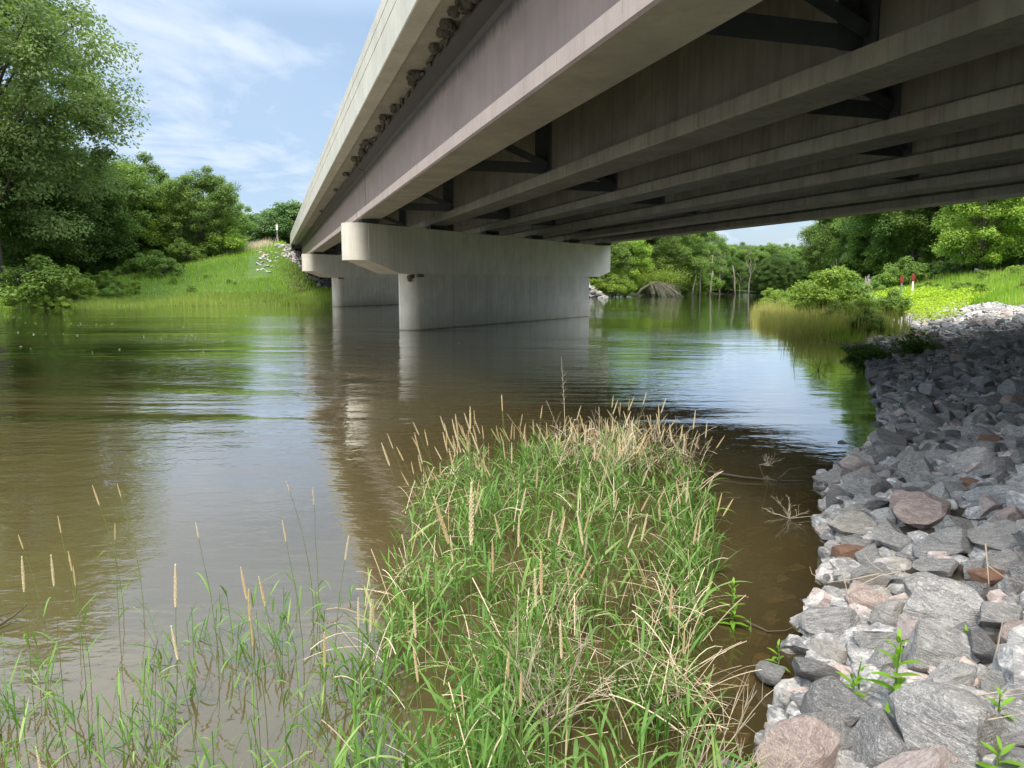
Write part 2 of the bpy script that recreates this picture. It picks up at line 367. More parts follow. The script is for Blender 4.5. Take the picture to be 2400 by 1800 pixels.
# water
m, t = mat('river_water')
P = t.pos
murk = t.new('ShaderNodeAttribute', attribute_name='murk').outputs['Fac']
calm = t.new('ShaderNodeAttribute', attribute_name='calm').outputs['Fac']
pr = t.map(P, scale=(.55, 1.0, 1), rot=(0, 0, R(12)))
w1 = t.noise(pr, 1.3, 3, .5, .6); w2 = t.noise(pr, 5.5, 3, .55, .5); w3 = t.noise(pr, .35, 2, .5, .3); w4 = t.noise(pr, 19, 2, .5)
patch = t.ramp(t.noise(t.map(P, scale=(.35, 1, 1), rot=(0,0,R(8)), loc=(3,9,0)), .12, 4, .6, .8), [(.40, .25), (.62, 1.)])
hh = t.math('ADD', t.math('MULTIPLY', w1, .034), t.math('ADD', t.math('MULTIPLY', w2, .020), t.math('ADD', t.math('MULTIPLY', w3, .045), t.math('MULTIPLY', w4, .004))))
hh = t.math('MULTIPLY', t.math('MULTIPLY', hh, patch), t.math('SUBTRACT', 1., t.math('MULTIPLY', calm, .8)))
bn = t.bump(hh, .85, 1.)
body = t.mix(t.noise(P, .25, 4, .6), (.080, .062, .025), (.108, .084, .036))
dif = t.new('ShaderNodeBsdfDiffuse', {'Color': body})
trn = t.new('ShaderNodeBsdfTransparent', {'Color': (.60, .48, .26)})
inner = t.new('ShaderNodeMixShader', {0: murk, 1: trn.outputs[0], 2: dif.outputs[0]})
gl = t.new('ShaderNodeBsdfGlossy', {'Color': (1, 1, 1), 'Roughness': .02, 'Normal': bn})
fr = t.new('ShaderNodeFresnel', {'IOR': 1.36, 'Normal': bn})
sh = t.new('ShaderNodeMixShader', {0: t.math('MINIMUM', t.math('MULTIPLY', fr.outputs[0], 1.7), 1.), 1: inner.outputs[0], 2: gl.outputs[0]})
t.put(t.o.inputs['Surface'], sh.outputs[0])
X, Y, F = grid(500, 500, 6, 900, 2, 6)
dep = -ground_z(X, Y); dN = seg_sd(X, Y, NEAR)
murkv = np.clip(.30+.70*(1-np.exp(-np.clip(dep, 0, 5)/.16)), 0, 1)
calmv = np.clip(1-(-dN-1.5)/9., 0, 1)
tag(link('water', mesh('water', np.stack([X, Y, 0*X], 1), F, m, True, {'murk': murkv, 'calm': calmv})), kind='structure')
# ------------------------------------------------------------------ bridge
def sharp(me, ang=35):
    me.polygons.foreach_set('use_smooth', [True]*len(me.polygons)); me.set_sharp_from_angle(angle=R(ang)); return me
def girder_profile(c):
    h = [(.405, 0), (.435, .03), (.435, .25), (.12, .33), (.085, .38), (.085, 1.78), (.13, 1.85), (.38, 1.93), (.38, 2.06), (.33, 2.062), (.33, 2.125)]
    return [(c+x, 4.25+z) for x, z in h]+[(c-x, 4.25+z) for x, z in reversed(h)]
bridge = empty('river_bridge', BR(12, 30, 0))
tag(bridge, 'long skewed concrete girder road bridge over the brown river, with a brown painted outer girder', 'bridge')
BI = Vector(bridge.location)
def bpart(o):
    o.parent = bridge; o.matrix_parent_inverse = Matrix.Translation(-BI); return o
A_R = G0A+5*GS+1.25
spans = [(L_ABN, L_P1), (L_P1, L_P2), (L_P2, L_ABF)]
for k in range(6):
    for j, (s0, s1) in enumerate(spans):
        g = MB(); prof = girder_profile(G0A+GS*k)
        e0 = lend(s0+.05); e1 = lend(s1-.05)
        c = G0A+GS*k
        # square girder ends
        g.prism(prof, BR, e0(c), e1(c))
        if k == 0: ms = [M['brown_paint'], M['flange_soffit'], M['brown_flange_lit']]
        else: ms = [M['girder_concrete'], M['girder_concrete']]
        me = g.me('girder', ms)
        if k == 0:
            for p in me.polygons:
                if p.normal.z < -.9 and p.center.z < 5: p.material_index = 1
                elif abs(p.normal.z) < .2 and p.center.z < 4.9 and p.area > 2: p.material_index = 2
        o = bpart(link('girder', me))
        if k == 0: o['label'] = 'brown painted outer girder'
        # bearings
        for ll, sg in ((e0(c), 1), (e1(c), -1)):
            b = MB(); b.box(BR(c, ll+sg*.28, 4.25-.075), (.62, .42, .148), (Vector((*DA, 0)), Vector((*DL, 0)), Vector((0,0,1))))
            bpart(b.build('bearing', M['rubber']))
# deck slab and parapets
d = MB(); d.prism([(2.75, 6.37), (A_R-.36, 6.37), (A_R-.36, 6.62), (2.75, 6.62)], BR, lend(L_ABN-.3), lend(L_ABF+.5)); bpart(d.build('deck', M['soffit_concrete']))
def parapet(sgn):
    f = lambda a: (2.39+a) if sgn > 0 else (A_R-a)
    P = [(0.02, 6.352), (.36, 6.352), (.36, 7.0), (.30, 7.2), (.26, 7.68), (.02, 7.68), (0, 7.66), (0, 7.395), (.018, 7.39), (.018, 7.365), (0, 7.36), (0, 7.055), (.018, 7.05), (.018, 7.025), (0, 7.02), (0, 6.37)]
    return [(f(a), z) for a, z in P]
for sgn in (1, -1):
    p = MB(); p.prism(parapet(sgn), BR, lend(L_ABN-.8), lend(L_ABF+.7)); o = bpart(p.build('parapet', M['parapet_concrete']))
    # sloping end post on the approach
    q = MB(); a0 = 2.42 if sgn > 0 else A_R-.38; l0 = L_ABF+.72+SK*(a0-3.2)
    V = [BR(a, l, z) for a in (a0, a0+.3) for l, z in ((l0, 6.4), (l0, 7.66), (l0+1., 7.66), (l0+3.4, 7.0), (l0+3.4, 6.4))]
    q.add(V, [(0,1,2,3,4), (9,8,7,6,5), (0,5,6,1), (1,6,7,2), (2,7,8,3), (3,8,9,4), (4,9,5,0)]); bpart(q.build('end_post', M['parapet_concrete']))
# intermediate steel cross frames, staggered with the skew
def cross_frame(k, l):
    b = MB(); xa = G0A+GS*(k-1)+.088; xb = G0A+GS*k-.088
    AX = (Vector((*DA, 0)), Vector((*DL, 0)), Vector((0,0,1)))
    z0, z1 = 4.60, 5.98
    for xx in (xa, xb):                       # connection plates
        s = 1 if xx == xa else -1
        b.box(BR(xx+s*.012, l, (z0+z1)/2), (.024, .30, z1-z0), AX); b.box(BR(xx+s*.17, l+.15, (z0+z1)/2), (.32, .018, z1-z0), AX)
        for zz in (z0+.12, z0+.3, z1-.12, z1-.3): b.box(BR(xx+s*.2, l+.135, zz), (.04, .03, .04), AX)
    for za, zb, ll in ((z0+.10, z0+.10, l+.03), (z0+.16, z1-.1, l+.0), (z1-.1, z0+.16, l-.05)):
        A = Vector(BR(xa+.06, ll, za)); B = Vector(BR(xb-.06, ll, zb)); dd = (B-A).normalized(); yv = AX[1]; up = dd.cross(yv)*-1
        mid = (A+B)/2; L = (B-A).length
        b.box(mid, (L, .012, .26 if za == zb else .17), (dd, yv, up)); b.box(mid+yv*.06-up*(.135 if za == zb else .09), (L, .13, .012), (dd, yv, up))
    return b.build('cross_frame', M['steel'])
for k in range(1, 6):
    for r in range(-1, 9):
        l = 7.75+10.9*r+3.02*(k-1)
        if lend(L_ABN)(G0A+GS*k) < l-1 and l+1 < lend(L_ABF)(G0A+GS*(k-1)): bpart(cross_frame(k, l))
# conduit hangers under the deck beside the outer girder
for l in (7.9, 11.4, 15.6, 20.4, 25.3):
    b = MB(); AX = (Vector((*DA, 0)), Vector((*DL, 0)), Vector((0,0,1)))
    b.box(BR(4.45, l, 5.35), (.5, .07, .06), AX); b.box(BR(4.35, l, 5.42), (.05, .05, .12), AX)
    for x in (4.32, 4.6): b.tube([BR(x, l, 6.37), BR(x, l, 5.22)], .011, 6)
    bpart(b.build('hanger', M['steel']))
# lime streaks on the flange joints of the outer girder
for l, h in ((9.75, .22), (8.65, .2), (8.8, .2), (12.2, .1), (6.9, .12), (15.6, .08)):
    b = MB(); b.box(BR(G0A-.437, l, 4.495-h/2), (.004, .018, h), (Vector((*DA, 0)), Vector((*DL, 0)), Vector((0,0,1)))); bpart(b.build('lime_streak', M['light_concrete']))
# piers
PU = Vector((math.sin(R(31.6)), math.cos(R(31.6)), 0)); PN = Vector((PU.y, -PU.x, 0))
def strip(stations, zt, zb, org):
    """stations [(s, halfwidth)]; closed solid"""
    V = []; n = len(stations)
    for s, wd in stations:
        for sg in (1, -1):
            p = org+PU*s+PN*(sg*wd); V += [(p.x, p.y, zt), (p.x, p.y, zb(s))]
    F = []
    for i in range(n-1):
        a, b = 4*i, 4*(i+1)
        F += [(a, b, b+1, a+1), (a+2, a+3, b+3, b+2), (a, a+2, b+2, b), (a+1, b+1, b+3, a+3)]
    F += [(0, 1, 3, 2), (4*n-4, 4*n-2, 4*n-1, 4*n-3)]
    b = MB(); b.add(V, F); return b
def stadium(s0, s1, r, extra=()):
    st = [(s0-r*math.cos(t), max(.004, r*math.sin(t))) for t in np.linspace(0, math.pi/2, 13)]
    st += [(s, r) for s in extra]
    st += [(s1+r*math.sin(t), max(.004, r*math.cos(t))) for t in np.linspace(0, math.pi/2, 13)]
    return st
RS, RC = .50, .56
org1 = Vector((-3.744, 31.715, 0))-PN*RS
def pier(org, dz, label):
    root = link('pier', sharp(strip(stadium(0, 15.6, RS), 2.30+dz, lambda s: -2.5, org).me('pier', M['pier_concrete'])))
    bpart(root)
    zb = lambda s: 2.30+dz+np.interp(s, [-3.15, -1.35, 16.95, 18.35], [.47, 0, 0, .30])
    cap = link('pier_cap', sharp(strip(stadium(-3.15, 18.35, RC, (-1.35, 0, 15, 16.95)), 4.13+dz, zb, org).me('pier_cap', M['light_concrete'])))
    bevel(cap, .025, 2, 50)
    cap.parent = root
    gr = MB()                                    # vertical grout line on the cap face
    for s in (-3.10, 18.30):
        p = org+PU*s+PN*(RC+.004); gr.box((p.x, p.y, 3.47+dz), (.035, .02, 1.28), (PU, PN, Vector((0,0,1))))
    g = gr.build('joint_strip', M['light_concrete']); g.parent = root
    root['label'] = label
    return root
pier(org1, 0, 'nearer pier with its wide hammerhead cap')
pier(org1+Vector((*(DL*34.6), 0))+Vector((-.2, 0, 0)), .12, 'farther pier, half hidden behind the nearer one')
# abutments with wing walls
for L0, s, nm in ((L_ABN, -1, 'abutment'), (L_ABF, 1, 'abutment')):
    b = MB(); f = lend(L0-.35*s)
    zt = 4.13
    b.prism([(1.9, .3 if s < 0 else 3.4), (A_R+.4, .3 if s < 0 else 3.4), (A_R+.4, zt), (1.9, zt)], BR, lambda a: f(a), lambda a: f(a)+s*1.5)
    b.prism([(2.0, zt), (A_R+.3, zt), (A_R+.3, 6.34), (2.0, 6.34)], BR, lambda a: f(a)+s*.55, lambda a: f(a)+s*1.45)
    b.prism([(1.75, zt-.0), (2.45, zt-.0), (2.45, 6.34), (1.75, 6.34)], BR, lambda a: f(a)-s*.1, lambda a: f(a)+s*.56)
    for aa in (2.05, A_R-.2):
        b.prism([(aa, 3.0), (aa+.35, 3.0), (aa+.35, 6.33), (aa, 6.33)], BR, f(aa)+s*1.46, f(aa)+s*6)
    bpart(b.build(nm, M['pier_concrete']))
b = MB(); l = L_ABF-.3
b.tube([BR(2.6, l-.4, 6.28), BR(1.0, l-.6, 5.98)], .07, 8); bpart(b.build('drain_pipe', M['black_pipe']))

# ------------------------------------------------------------------ swallow nests
def nest_mesh(seed):
    rnd = random.Random(seed); import bmesh
    b = bmesh.new(); bmesh.ops.create_icosphere(b, subdivisions=4, radius=1)
    hole = Vector((-.75, rnd.uniform(-.4, .4), -.35)).normalized()
    for v in b.verts:
        p = v.co.copy(); n = p.normalized()
        r = 1+.16*mnoise.noise(p*2.2+Vector((seed, 0, 0)))+.12*mnoise.noise(p*5+Vector((seed, 0, 0)))+.06*mnoise.noise(p*11)
        dd = (n-hole).length
        if dd < .52: r += .22*max(0, 1-abs(dd-.42)/.18)           # rim
        if dd < .34: r -= .9*(1-dd/.34)**.6
        v.co = n*r
        if v.co.z > .55: v.co.z = .55
        if v.co.x > .6: v.co.x = .6
    me = bpy.data.meshes.new('mud_nest'); b.to_mesh(me); b.free(); me.materials.append(M['mud'])
    me.polygons.foreach_set('use_smooth', [True]*len(me.polygons)); return me
nests = [nest_mesh(i) for i in range(6)]
rn = random.Random(3)
def add_nest(loc, sc, label, group):
    o = link('mud_nest', rn.choice(nests), None, loc); o.scale = (sc*.78*rn.uniform(.8, 1.15), sc*.8*rn.uniform(.75, 1.1), sc*.72*rn.uniform(.75, 1.2)); o.rotation_euler = (rn.uniform(-.2, .2), rn.uniform(-.15, .15), -AZ*0+R(-17.2)*-1*0+math.atan2(DA[1], DA[0])+rn.uniform(-.5, .5))
    tag(o, label, 'bird nest', group)
for lc, n, sc in [(12.6, 5, .15), (13.55, 2, .15), (14.1, 2, .15), (15.0, 1, .14), (15.2, 1, .1), (17.2, 4, .14), (17.9, 1, .1), (20.4, 1, .14), (20.6, 1, .1), (21.8, 3, .13), (23.5, 4, .14), (25.4, 3, .13), (26.1, 3, .13), (27.5, 3, .14), (29.0, 3, .14), (33.4, 2, .13), (39.1, 1, .14), (51.1, 1, .15)]:
    g = 'near' if lc < 18.5 else 'middle' if lc < 30.5 else 'far'
    for i in range(n):
        a = 3.19-rn.uniform(0, .17 if n > 1 else .06); z = 6.325-rn.uniform(0, .03)
        add_nest(BR(a, lc+rn.uniform(-.17, .17)*n*.6, z), sc*rn.uniform(.85, 1.15),
                 {'near': 'grey mud swallow nest under the deck edge, high at the top of the photo', 'middle': 'grey mud swallow nest in the row under the deck edge just before the near pier', 'far': 'small mud nest under the deck edge beyond the near pier'}[g], {'near': 'mud nests near the top edge', 'middle': 'mud nests before the near pier', 'far': 'mud nests beyond the near pier'}[g])
for s, z in ((-.52, 2.18), (-.50, 2.06), (-.44, 2.2), (-.3, 2.22), (-.12, 2.24), (.1, 2.24)):
    p = org1+PU*s+PN*(RS+.02 if s > -.2 else .36)
    add_nest((p.x, p.y, z), .13, 'mud nest stuck under the near pier cap at the rounded stem', 'mud nests under the near pier cap')
for s in (-.5, -.3, -.05):
    p = org1+Vector((*(DL*34.6), 0))+PU*s+PN*(.4); add_nest((p.x, p.y, 2.36), .12, 'mud nest stuck under the cap of the farther pier', 'mud nests under the far pier cap')

# crusts of old nest mud left along the girder edge
for i in range(46):
    l = rn.uniform(12, 34); o = link('mud_crust', rn.choice(nests), bridge); o.matrix_parent_inverse = Matrix.Translation(-BI)
    o.location = BR(3.225, l, rn.choice([6.33, 6.26])); o.scale = (.04, rn.uniform(.05, .2), rn.uniform(.03, .07)); o.rotation_euler = (rn.uniform(-.3, .3), 0, math.atan2(DA[1], DA[0]))
# ------------------------------------------------------------------ rocks
import bmesh
def rock_mesh(seed, sub, name='riprap_rock'):
    rnd = random.Random(seed*13+1); b = bmesh.new(); bmesh.ops.create_icosphere(b, subdivisions=sub, radius=1)
    planes = []
    for i in range(rnd.randint(9, 14)):
        n = Vector((rnd.gauss(0, 1), rnd.gauss(0, 1), rnd.gauss(0, 1)*1.1)).normalized(); planes.append((n, rnd.uniform(.40, .80)))
    off = Vector((seed*3.7, seed*1.3, 0))
    for v in b.verts:
        p = v.co*1.05
        for n, d in planes:
            e = p.dot(n)-d
            if e > 0: p = p-n*e
        v.co = p
    if sub >= 3: bmesh.ops.smooth_vert(b, verts=b.verts, factor=.18, use_axis_x=True, use_axis_y=True, use_axis_z=True)
    for v in b.verts:
        p = v.co; q = p.normalized()
        dsp = .06*mnoise.noise(p*2.3+off)+.035*mnoise.noise(p*5+off)+.02*mnoise.noise(p*11+off)+.01*mnoise.noise(p*24+off)
        if sub < 4: dsp *= 1.2
        v.co = p+q*dsp
    ext = [max(abs(v.co[i]) for v in b.verts) for i in range(3)]
    for v in b.verts: v.co = Vector((v.co[i]/ext[i] for i in range(3)))
    me = bpy.data.meshes.new(name); b.to_mesh(me); b.free(); return me
kinds = {'grey': 'grey_rock', 'pink': 'pink_rock', 'dark': 'dark_rock', 'tan': 'tan_rock', 'rust': 'rust_rock'}
protos = {}
for kd, mt in kinds.items():
    protos[kd] = []
    for i in range({'grey': 9, 'pink': 6, 'dark': 5, 'tan': 5, 'rust': 2}[kd]):
        me = rock_mesh(i+{'grey': 0, 'pink': 20, 'dark': 40, 'tan': 60, 'rust': 80}[kd], 4); me.materials.append(M[mt]); sharp(me, 24); protos[kd].append(me)
def hit(px, py, lift=.08):
    c, s = math.cos(PITCH), math.sin(PITCH)
    u = (px-1200)/1803.; v = (900-py)/1803.
    d = (u, c+v*s, -s+v*c); lo = 1.
    for i in range(4000):
        lo += .01+lo*.001
        if CAM_H+lo*d[2] <= max(gz(lo*d[0], lo*d[1]), -.05)+lift: break
    return lo*d[0], lo*d[1], CAM_H+lo*d[2]
rr = random.Random(11)
placed = []
def put_rock(kd, x, y, z, dims, rot, label, group=None, name='riprap_rock', i=None):
    ml = protos[kd]; o = link(name, ml[i % len(ml)] if i is not None else rr.choice(ml), None, (x, y, z)); o.scale = dims; o.rotation_euler = rot
    tag(o, label, 'rock', group); return o
HERO = [  # px, py, width px, height px, kind, label
 (2240,1678,235,265,'grey','huge light grey streaked boulder low on the right, biggest rock of the pile'),
 (2071,1683,150,185,'dark','dark grey mottled upright boulder left of the biggest boulder'),
 (1925,1690,150,100,'grey','grey and black speckled rock at the water, behind the pink boulder'),
 (1892,1755,180,120,'pink','pink granite boulder half in the water at the bottom edge'),
 (1918,1555,155,62,'dark','long dark wet rock lying in the shallow water by the leafy weeds'),
 (1813,1562,60,50,'dark','small dark rock in the water under the little weed, left of the long wet rock'),
 (2220,1392,195,115,'grey','broad flat blue grey slab in the middle of the rock pile'),
 (2215,1250,170,100,'grey','long pale grey rock left of the buff grey block'),
 (2340,1240,130,100,'tan','pale buff grey block right of the long pale grey rock'),
 (2185,1182,160,85,'pink','pale pinkish rock with a grey patch, above the long pale grey rock'),
 (2089,1247,82,62,'grey','rounded grey rock left of the long pale grey rock'),
 (2097,1410,115,105,'tan','blunt tan grey rock standing left of the broad blue grey slab'),
 (2030,1372,125,68,'pink','wedge shaped rosy grey rock, its tip toward the water, left of the tan grey rock'),
 (1965,1440,150,62,'grey','long low grey rock whose thin tip runs into the water'),
 (2040,1478,98,80,'grey','pale grey rock behind the tall leafy weed'),
 (2205,1492,150,120,'grey','slanting grey rock with fine stripes behind the biggest boulder'),
 (2143,1463,62,52,'pink','small round pinkish stone tucked left of the striped slanting rock'),
 (2338,1420,95,80,'grey','pale grey rock right of the small rosette weed'),
 (2388,1445,80,125,'pink','tall pink granite rock cut by the right edge of the photo'),
 (2310,1500,98,78,'dark','dark hollow rock in the gap below the small rosette weed'),
 (2362,1572,130,125,'tan','large pinkish grey rock beside the bare upright twig'),
 (2143,1630,85,75,'dark','dark grey rock wedged between two boulders below the tall weed'),
 (2130,1785,215,75,'pink','long salmon pink rock along the bottom edge'),
 (1722,1790,110,55,'grey','grey rock poking from the water at the bottom, left of the pink boulder'),
 (1958,1102,88,58,'tan','pale pointed rock standing out in the water at the bend of the shore'),
 (1988,1283,70,58,'rust','reddish brown rock at the edge of the water'),
 (2030,1290,62,60,'grey','small grey rock right of the reddish brown rock'),
 (2032,1128,108,66,'grey','flat grey rock at the water beside the pale pointed rock'),
 (1992,1215,112,76,'tan','peaked grey rock sloping down into the water'),
 (1935,1213,48,38,'grey','little grey stone standing in the water at the end of a twig'),
 (2322,1335,75,62,'rust','bright rust red rock behind the broad blue grey slab'),
 (2372,1310,100,100,'grey','grey streaked rock around the rust red rock at the right edge'),
 (2030,1345,92,48,'tan','low rounded rock with the dry vine lying over it'),
 (1938,1352,28,32,'dark','tiny dark stone sticking out of the shallow water under the dry vine'),
 (1983,1042,48,34,'dark','small dark green grey stone at the water, leftmost of the back shore'),
 (2018,1050,52,32,'tan','small tan stone beside the small dark stone at the back shore'),
 (2062,993,66,34,'dark','flat dark rock reaching out over the bright water'),
 (2046,923,22,15,'dark','little round dark stone alone in the bright water'),
 (2282,1128,54,34,'rust','orange brown stone lying high on the slope'),
 (2318,1018,46,52,'rust','brown cube like stone up the slope'),
 (2100,1025,110,70,'grey','big grey rock at the back shore'),
 (2120,1160,90,50,'pink','low pinkish slab left of the orange brown stone'),
 (2380,1690,70,75,'grey','grey rock at the right edge behind the lowest weed'),
 (2385,1780,110,55,'grey','grey rock in the lower right corner of the photo'),
 (2235,1812,120,50,'tan','buff grey rock cut by the bottom edge under the biggest boulder'),
]
for i, (px, py, wp, hp, kd, lab) in enumerate(HERO):
    x, y, z = hit(px, py+hp*.15, .10 if hp > 40 else .02)
    D = math.hypot(y, CAM_H-z); wd = wp*D/1803.*.56; ht = hp*D/1803.*.50
    up = min(ht*1.0, .9*wd+.1); dp = min(wd*.85, ht*1.35)+.03
    zc = z-ht*.35
    put_rock(kd, x, y, zc, (wd, dp, up), (rr.uniform(-.3, .3)+.1, rr.uniform(-.35, .35), rr.uniform(-.4, .4)), lab, i=i)
    placed.append((x, y, wd*.95))
# scatter the rest of the riprap
HX = np.array([p[0] for p in placed]); HY = np.array([p[1] for p in placed]); HR = np.array([p[2] for p in placed])
cx, cy, cr, = [], [], []
cand = []
for i in range(60000):
    y = 1.2+(rr.random()**1.45)*38; x = rr.uniform(min(.2+y*.32, .1+y*.12), 3.2+y*.86)
    cand.append((x, y))
cand = np.array(cand); dt = seg_sd(cand[:, 0], cand[:, 1], TOE); dnn = seg_sd(cand[:, 0], cand[:, 1], NEAR)
ok = riprap_mask(cand[:, 0], cand[:, 1]) & (dt > -.30) & (dnn > np.where(cand[:, 1] < 3.2, .10, .0))
inview = (np.abs(cand[:, 0]/cand[:, 1]) < .76) 
cand = cand[ok & inview]
AX_, AY_, AR_ = HX.copy(), HY.copy(), HR.copy()
new = []
for x, y in cand:
    r = (.10+.19*rr.random()**1.7)*(1.-.30*float(sstep(y, 5, 9))+.25*float(sstep(y, 16, 26)))
    if seg_sd(np.array([x]), np.array([y]), NEAR)[0] < .85*r: continue
    dd = np.hypot(AX_-x, AY_-y)
    if np.any(dd < (AR_+r)*.78): continue
    AX_ = np.append(AX_, x); AY_ = np.append(AY_, y); AR_ = np.append(AR_, r); new.append((x, y, r))
new.sort(key=lambda p: -p[2]/math.hypot(p[1], 1.5) * (1 if abs(p[0]/p[1]) < .68 and p[1] > 2.4 else .2))
NIND = 300-len(HERO)
def tone(x, y):
    q = rr.random()
    return 'grey' if q < .60 else 'pink' if q < .73 else 'dark' if q < .82 else 'tan' if q < .994 else 'rust'
tonename = {'grey': 'grey', 'pink': 'pinkish', 'dark': 'dark grey', 'tan': 'buff', 'rust': 'rusty brown'}
SHORT = ['biggest streaked boulder', 'mottled upright boulder', 'speckled rock behind the pink boulder', 'pink boulder at the bottom edge', 'long dark wet rock', 'small dark rock under the little weed', 'broad flat blue grey slab', 'long pale grey rock', 'pale buff block', 'pinkish rock with grey patch', 'rounded rock by the long pale one', 'blunt tan grey rock', 'wedge shaped rosy rock', 'long low rock at the water', 'pale rock behind the tall weed', 'slanting striped rock', 'small round pinkish stone', 'pale rock by the rosette weed', 'tall pink granite rock', 'dark hollow rock', 'rock beside the bare stalk', 'dark wedged rock', 'long salmon pink rock', 'grey rock poking from the water', 'pale pointed rock in the water', 'reddish brown rock at the water', 'small rock by the reddish one', 'flat rock at the shore bend', 'peaked rock by the water', 'little stone standing in the water', 'rust red rock', 'streaked rock at the right edge', 'rock under the dry vine', 'tiny dark stone in the water', 'green grey stone of the back shore', 'small tan stone of the back shore', 'flat dark rock over bright water', 'lone round stone in the water', 'orange brown stone', 'brown cube like stone', 'big grey back shore rock', 'low pinkish slab', 'rock behind the lowest weed', 'rock in the lower right corner', 'buff rock under the biggest boulder']
raw = []
for x, y, r in new[:NIND]:
    kd = tone(x, y); dd = [math.hypot(x-p[0], y-p[1]) for p in placed[:len(HERO)]]; j = dd.index(min(dd)); bx, by = x-placed[j][0], y-placed[j][1]
    size = 'small ' if r < .17 else 'big ' if r > .26 else ''
    if dd[j] < 1.1+.05*y:
        side = 'just right of' if bx > abs(by)*.8 else 'just left of' if -bx > abs(by)*.8 else 'up behind' if by > 0 else 'in front of'
        raw.append((kd, x, y, r, f'{size}{tonename[kd]} stone {side} the {SHORT[j]}', None))
    else:
        dn_ = seg_sd(np.array([x]), np.array([y]), NEAR)[0]; dp_ = 'at the water line' if dn_ < .5 else 'low on the slope' if dn_ < 1.6 else 'halfway up the slope' if dn_ < 3.2 else 'high on the slope'
        far = 'near' if y < 7.5 else 'middle' if y < 12 else 'far'
        fw = {'near': 'in front of the bridge shade', 'middle': 'where the bridge shade begins', 'far': 'deep in the shade under the bridge'}[far]
        raw.append((kd, x, y, r, f'{size}{tonename[kd]} riprap rock {dp_} {fw}', None))
cnt = {}
for q in raw: cnt[q[4]] = cnt.get(q[4], 0)+1
for kd, x, y, r, lab, _ in raw:
    put_rock(kd, x, y, gz(x, y)+r*.10+rr.uniform(-.02, .04), (r*rr.uniform(1., 1.3), r*rr.uniform(.85, 1.1), r*rr.uniform(.65, 1.)),
             (rr.uniform(-.45, .45), rr.uniform(-.45, .45), rr.uniform(0, 6.28)), lab, ('riprap: '+lab) if cnt[lab] > 1 else 'riprap rocks of the near slope')
# everything smaller or farther: a mass of rubble
def rubble(name, items, label, cat, seeds=(101, 102, 103, 104, 105, 106), sub=2):
    by = {}
    for it in items: by.setdefault(it[6], []).append(it)
    pr = [rock_mesh(s, sub) for s in seeds]; pv = [np.array([v.co[:] for v in p.vertices]) for p in pr]
    pf = [np.array([list(f.vertices) for f in p.polygons]) for p in pr]
    V, F, MI = [], [], []; n = 0; order = list(kinds)
    for it in items:
        x, y, z, sx, sy, sz, kd = it; j = rr.randrange(len(pr))
        Rm = np.array(Matrix.Rotation(rr.uniform(0, 6.28), 3, 'Z') @ Matrix.Rotation(rr.uniform(-.5, .5), 3, 'X') @ Matrix.Rotation(rr.uniform(-.5, .5), 3, 'Y'))
        v = (pv[j]*np.array([sx, sy, sz])) @ Rm.T+np.array([x, y, z]); V.append(v); F.append(pf[j]+n); n += len(v); MI += [order.index(kd)]*len(pf[j])
    me = mesh(name, np.concatenate(V), np.concatenate(F), [M[kinds[k]] for k in order], midx=MI)
    sharp(me, 30)
    return tag(link(name, me), label, cat, kind='stuff')
items = []
for x, y, r in new[NIND:]: items.append((x, y, gz(x, y)+r*.08+rr.uniform(-.03, .03), r*rr.uniform(1, 1.3), r*rr.uniform(.85, 1.1), r*rr.uniform(.55, .9), tone(x, y)))
for i in range(2600):       # gap filling stones underneath
    x, y = cand[rr.randrange(len(cand))]; r = rr.uniform(.06, .13)*(1+.02*min(y, 20))
    if seg_sd(np.array([x]), np.array([y]), NEAR)[0] < r*.6: continue
    items.append((x, y, gz(x, y)-r*.2, r*1.2, r, r*.8, tone(x, y)))
for i in range(420):         # small stones along the water line
    k_ = rr.randrange(3, 12); (x0, y0), (x1, y1) = NEAR[k_], NEAR[k_+1]; u = rr.random(); x = x0+(x1-x0)*u+rr.uniform(-.04, .38); y = y0+(y1-y0)*u; r = rr.uniform(.035, .10)
    items.append((x, y, gz(x, y)+r*.1, r*1.2, r, r*.7, tone(x, y)))
for i in range(170):         # drowned stones showing through the shallow water
    k_ = rr.randrange(4, 13); (x0, y0), (x1, y1) = NEAR[k_], NEAR[k_+1]; u = rr.random(); x = x0+(x1-x0)*u-rr.uniform(.05, .75); y = y0+(y1-y0)*u; r = rr.uniform(.09, .2)
    items.append((x, y, min(-.03, gz(x, y)+.03)-r*.55, r*1.2, r, r*.45, tone(x, y)))
for i in range(1100):        # the slope beside and behind the standing place
    x = rr.uniform(.6, 10.5); y = rr.uniform(-2.5, 8); r = rr.uniform(.13, .27)
    if x < y*.72 or seg_sd(np.array([x]), np.array([y]), NEAR)[0] < r or (L_ABN+SK*(x*DA[0]+y*DA[1]-3.2)-(x*DL[0]+y*DL[1])) > -.3: continue
    items.append((x, y, gz(x, y)+r*.08, r*1.2, r, r*.75, tone(x, y)))
print('rocks', len(new), len(items))
rubble('riprap_rubble', items, 'grey and pink rubble filling the slope below and behind the larger rocks', 'rubble')
def scatter_rocks(n, f, smin, smax, lift=.1):
    out = []
    while len(out) < n:
        x, y = f(); r = rr.uniform(smin, smax); out.append((x, y, gz(x, y)+r*lift, r*1.2, r, r*.6, tone(x, y)))
    return out
def farslope():
    while True:
        a = rr.uniform(.6, 14); e = rr.uniform(-11.5, 1.0); l = e/.752+(L_ABF-1)+SK*(a-3.2)
        if a < .9+max(0, -e-3)*.62+.9*float(wob(a*DA[0]+l*DL[0], a*DA[1]+l*DL[1], .6)): continue
        return a*DA[0]+l*DL[0], a*DA[1]+l*DL[1]
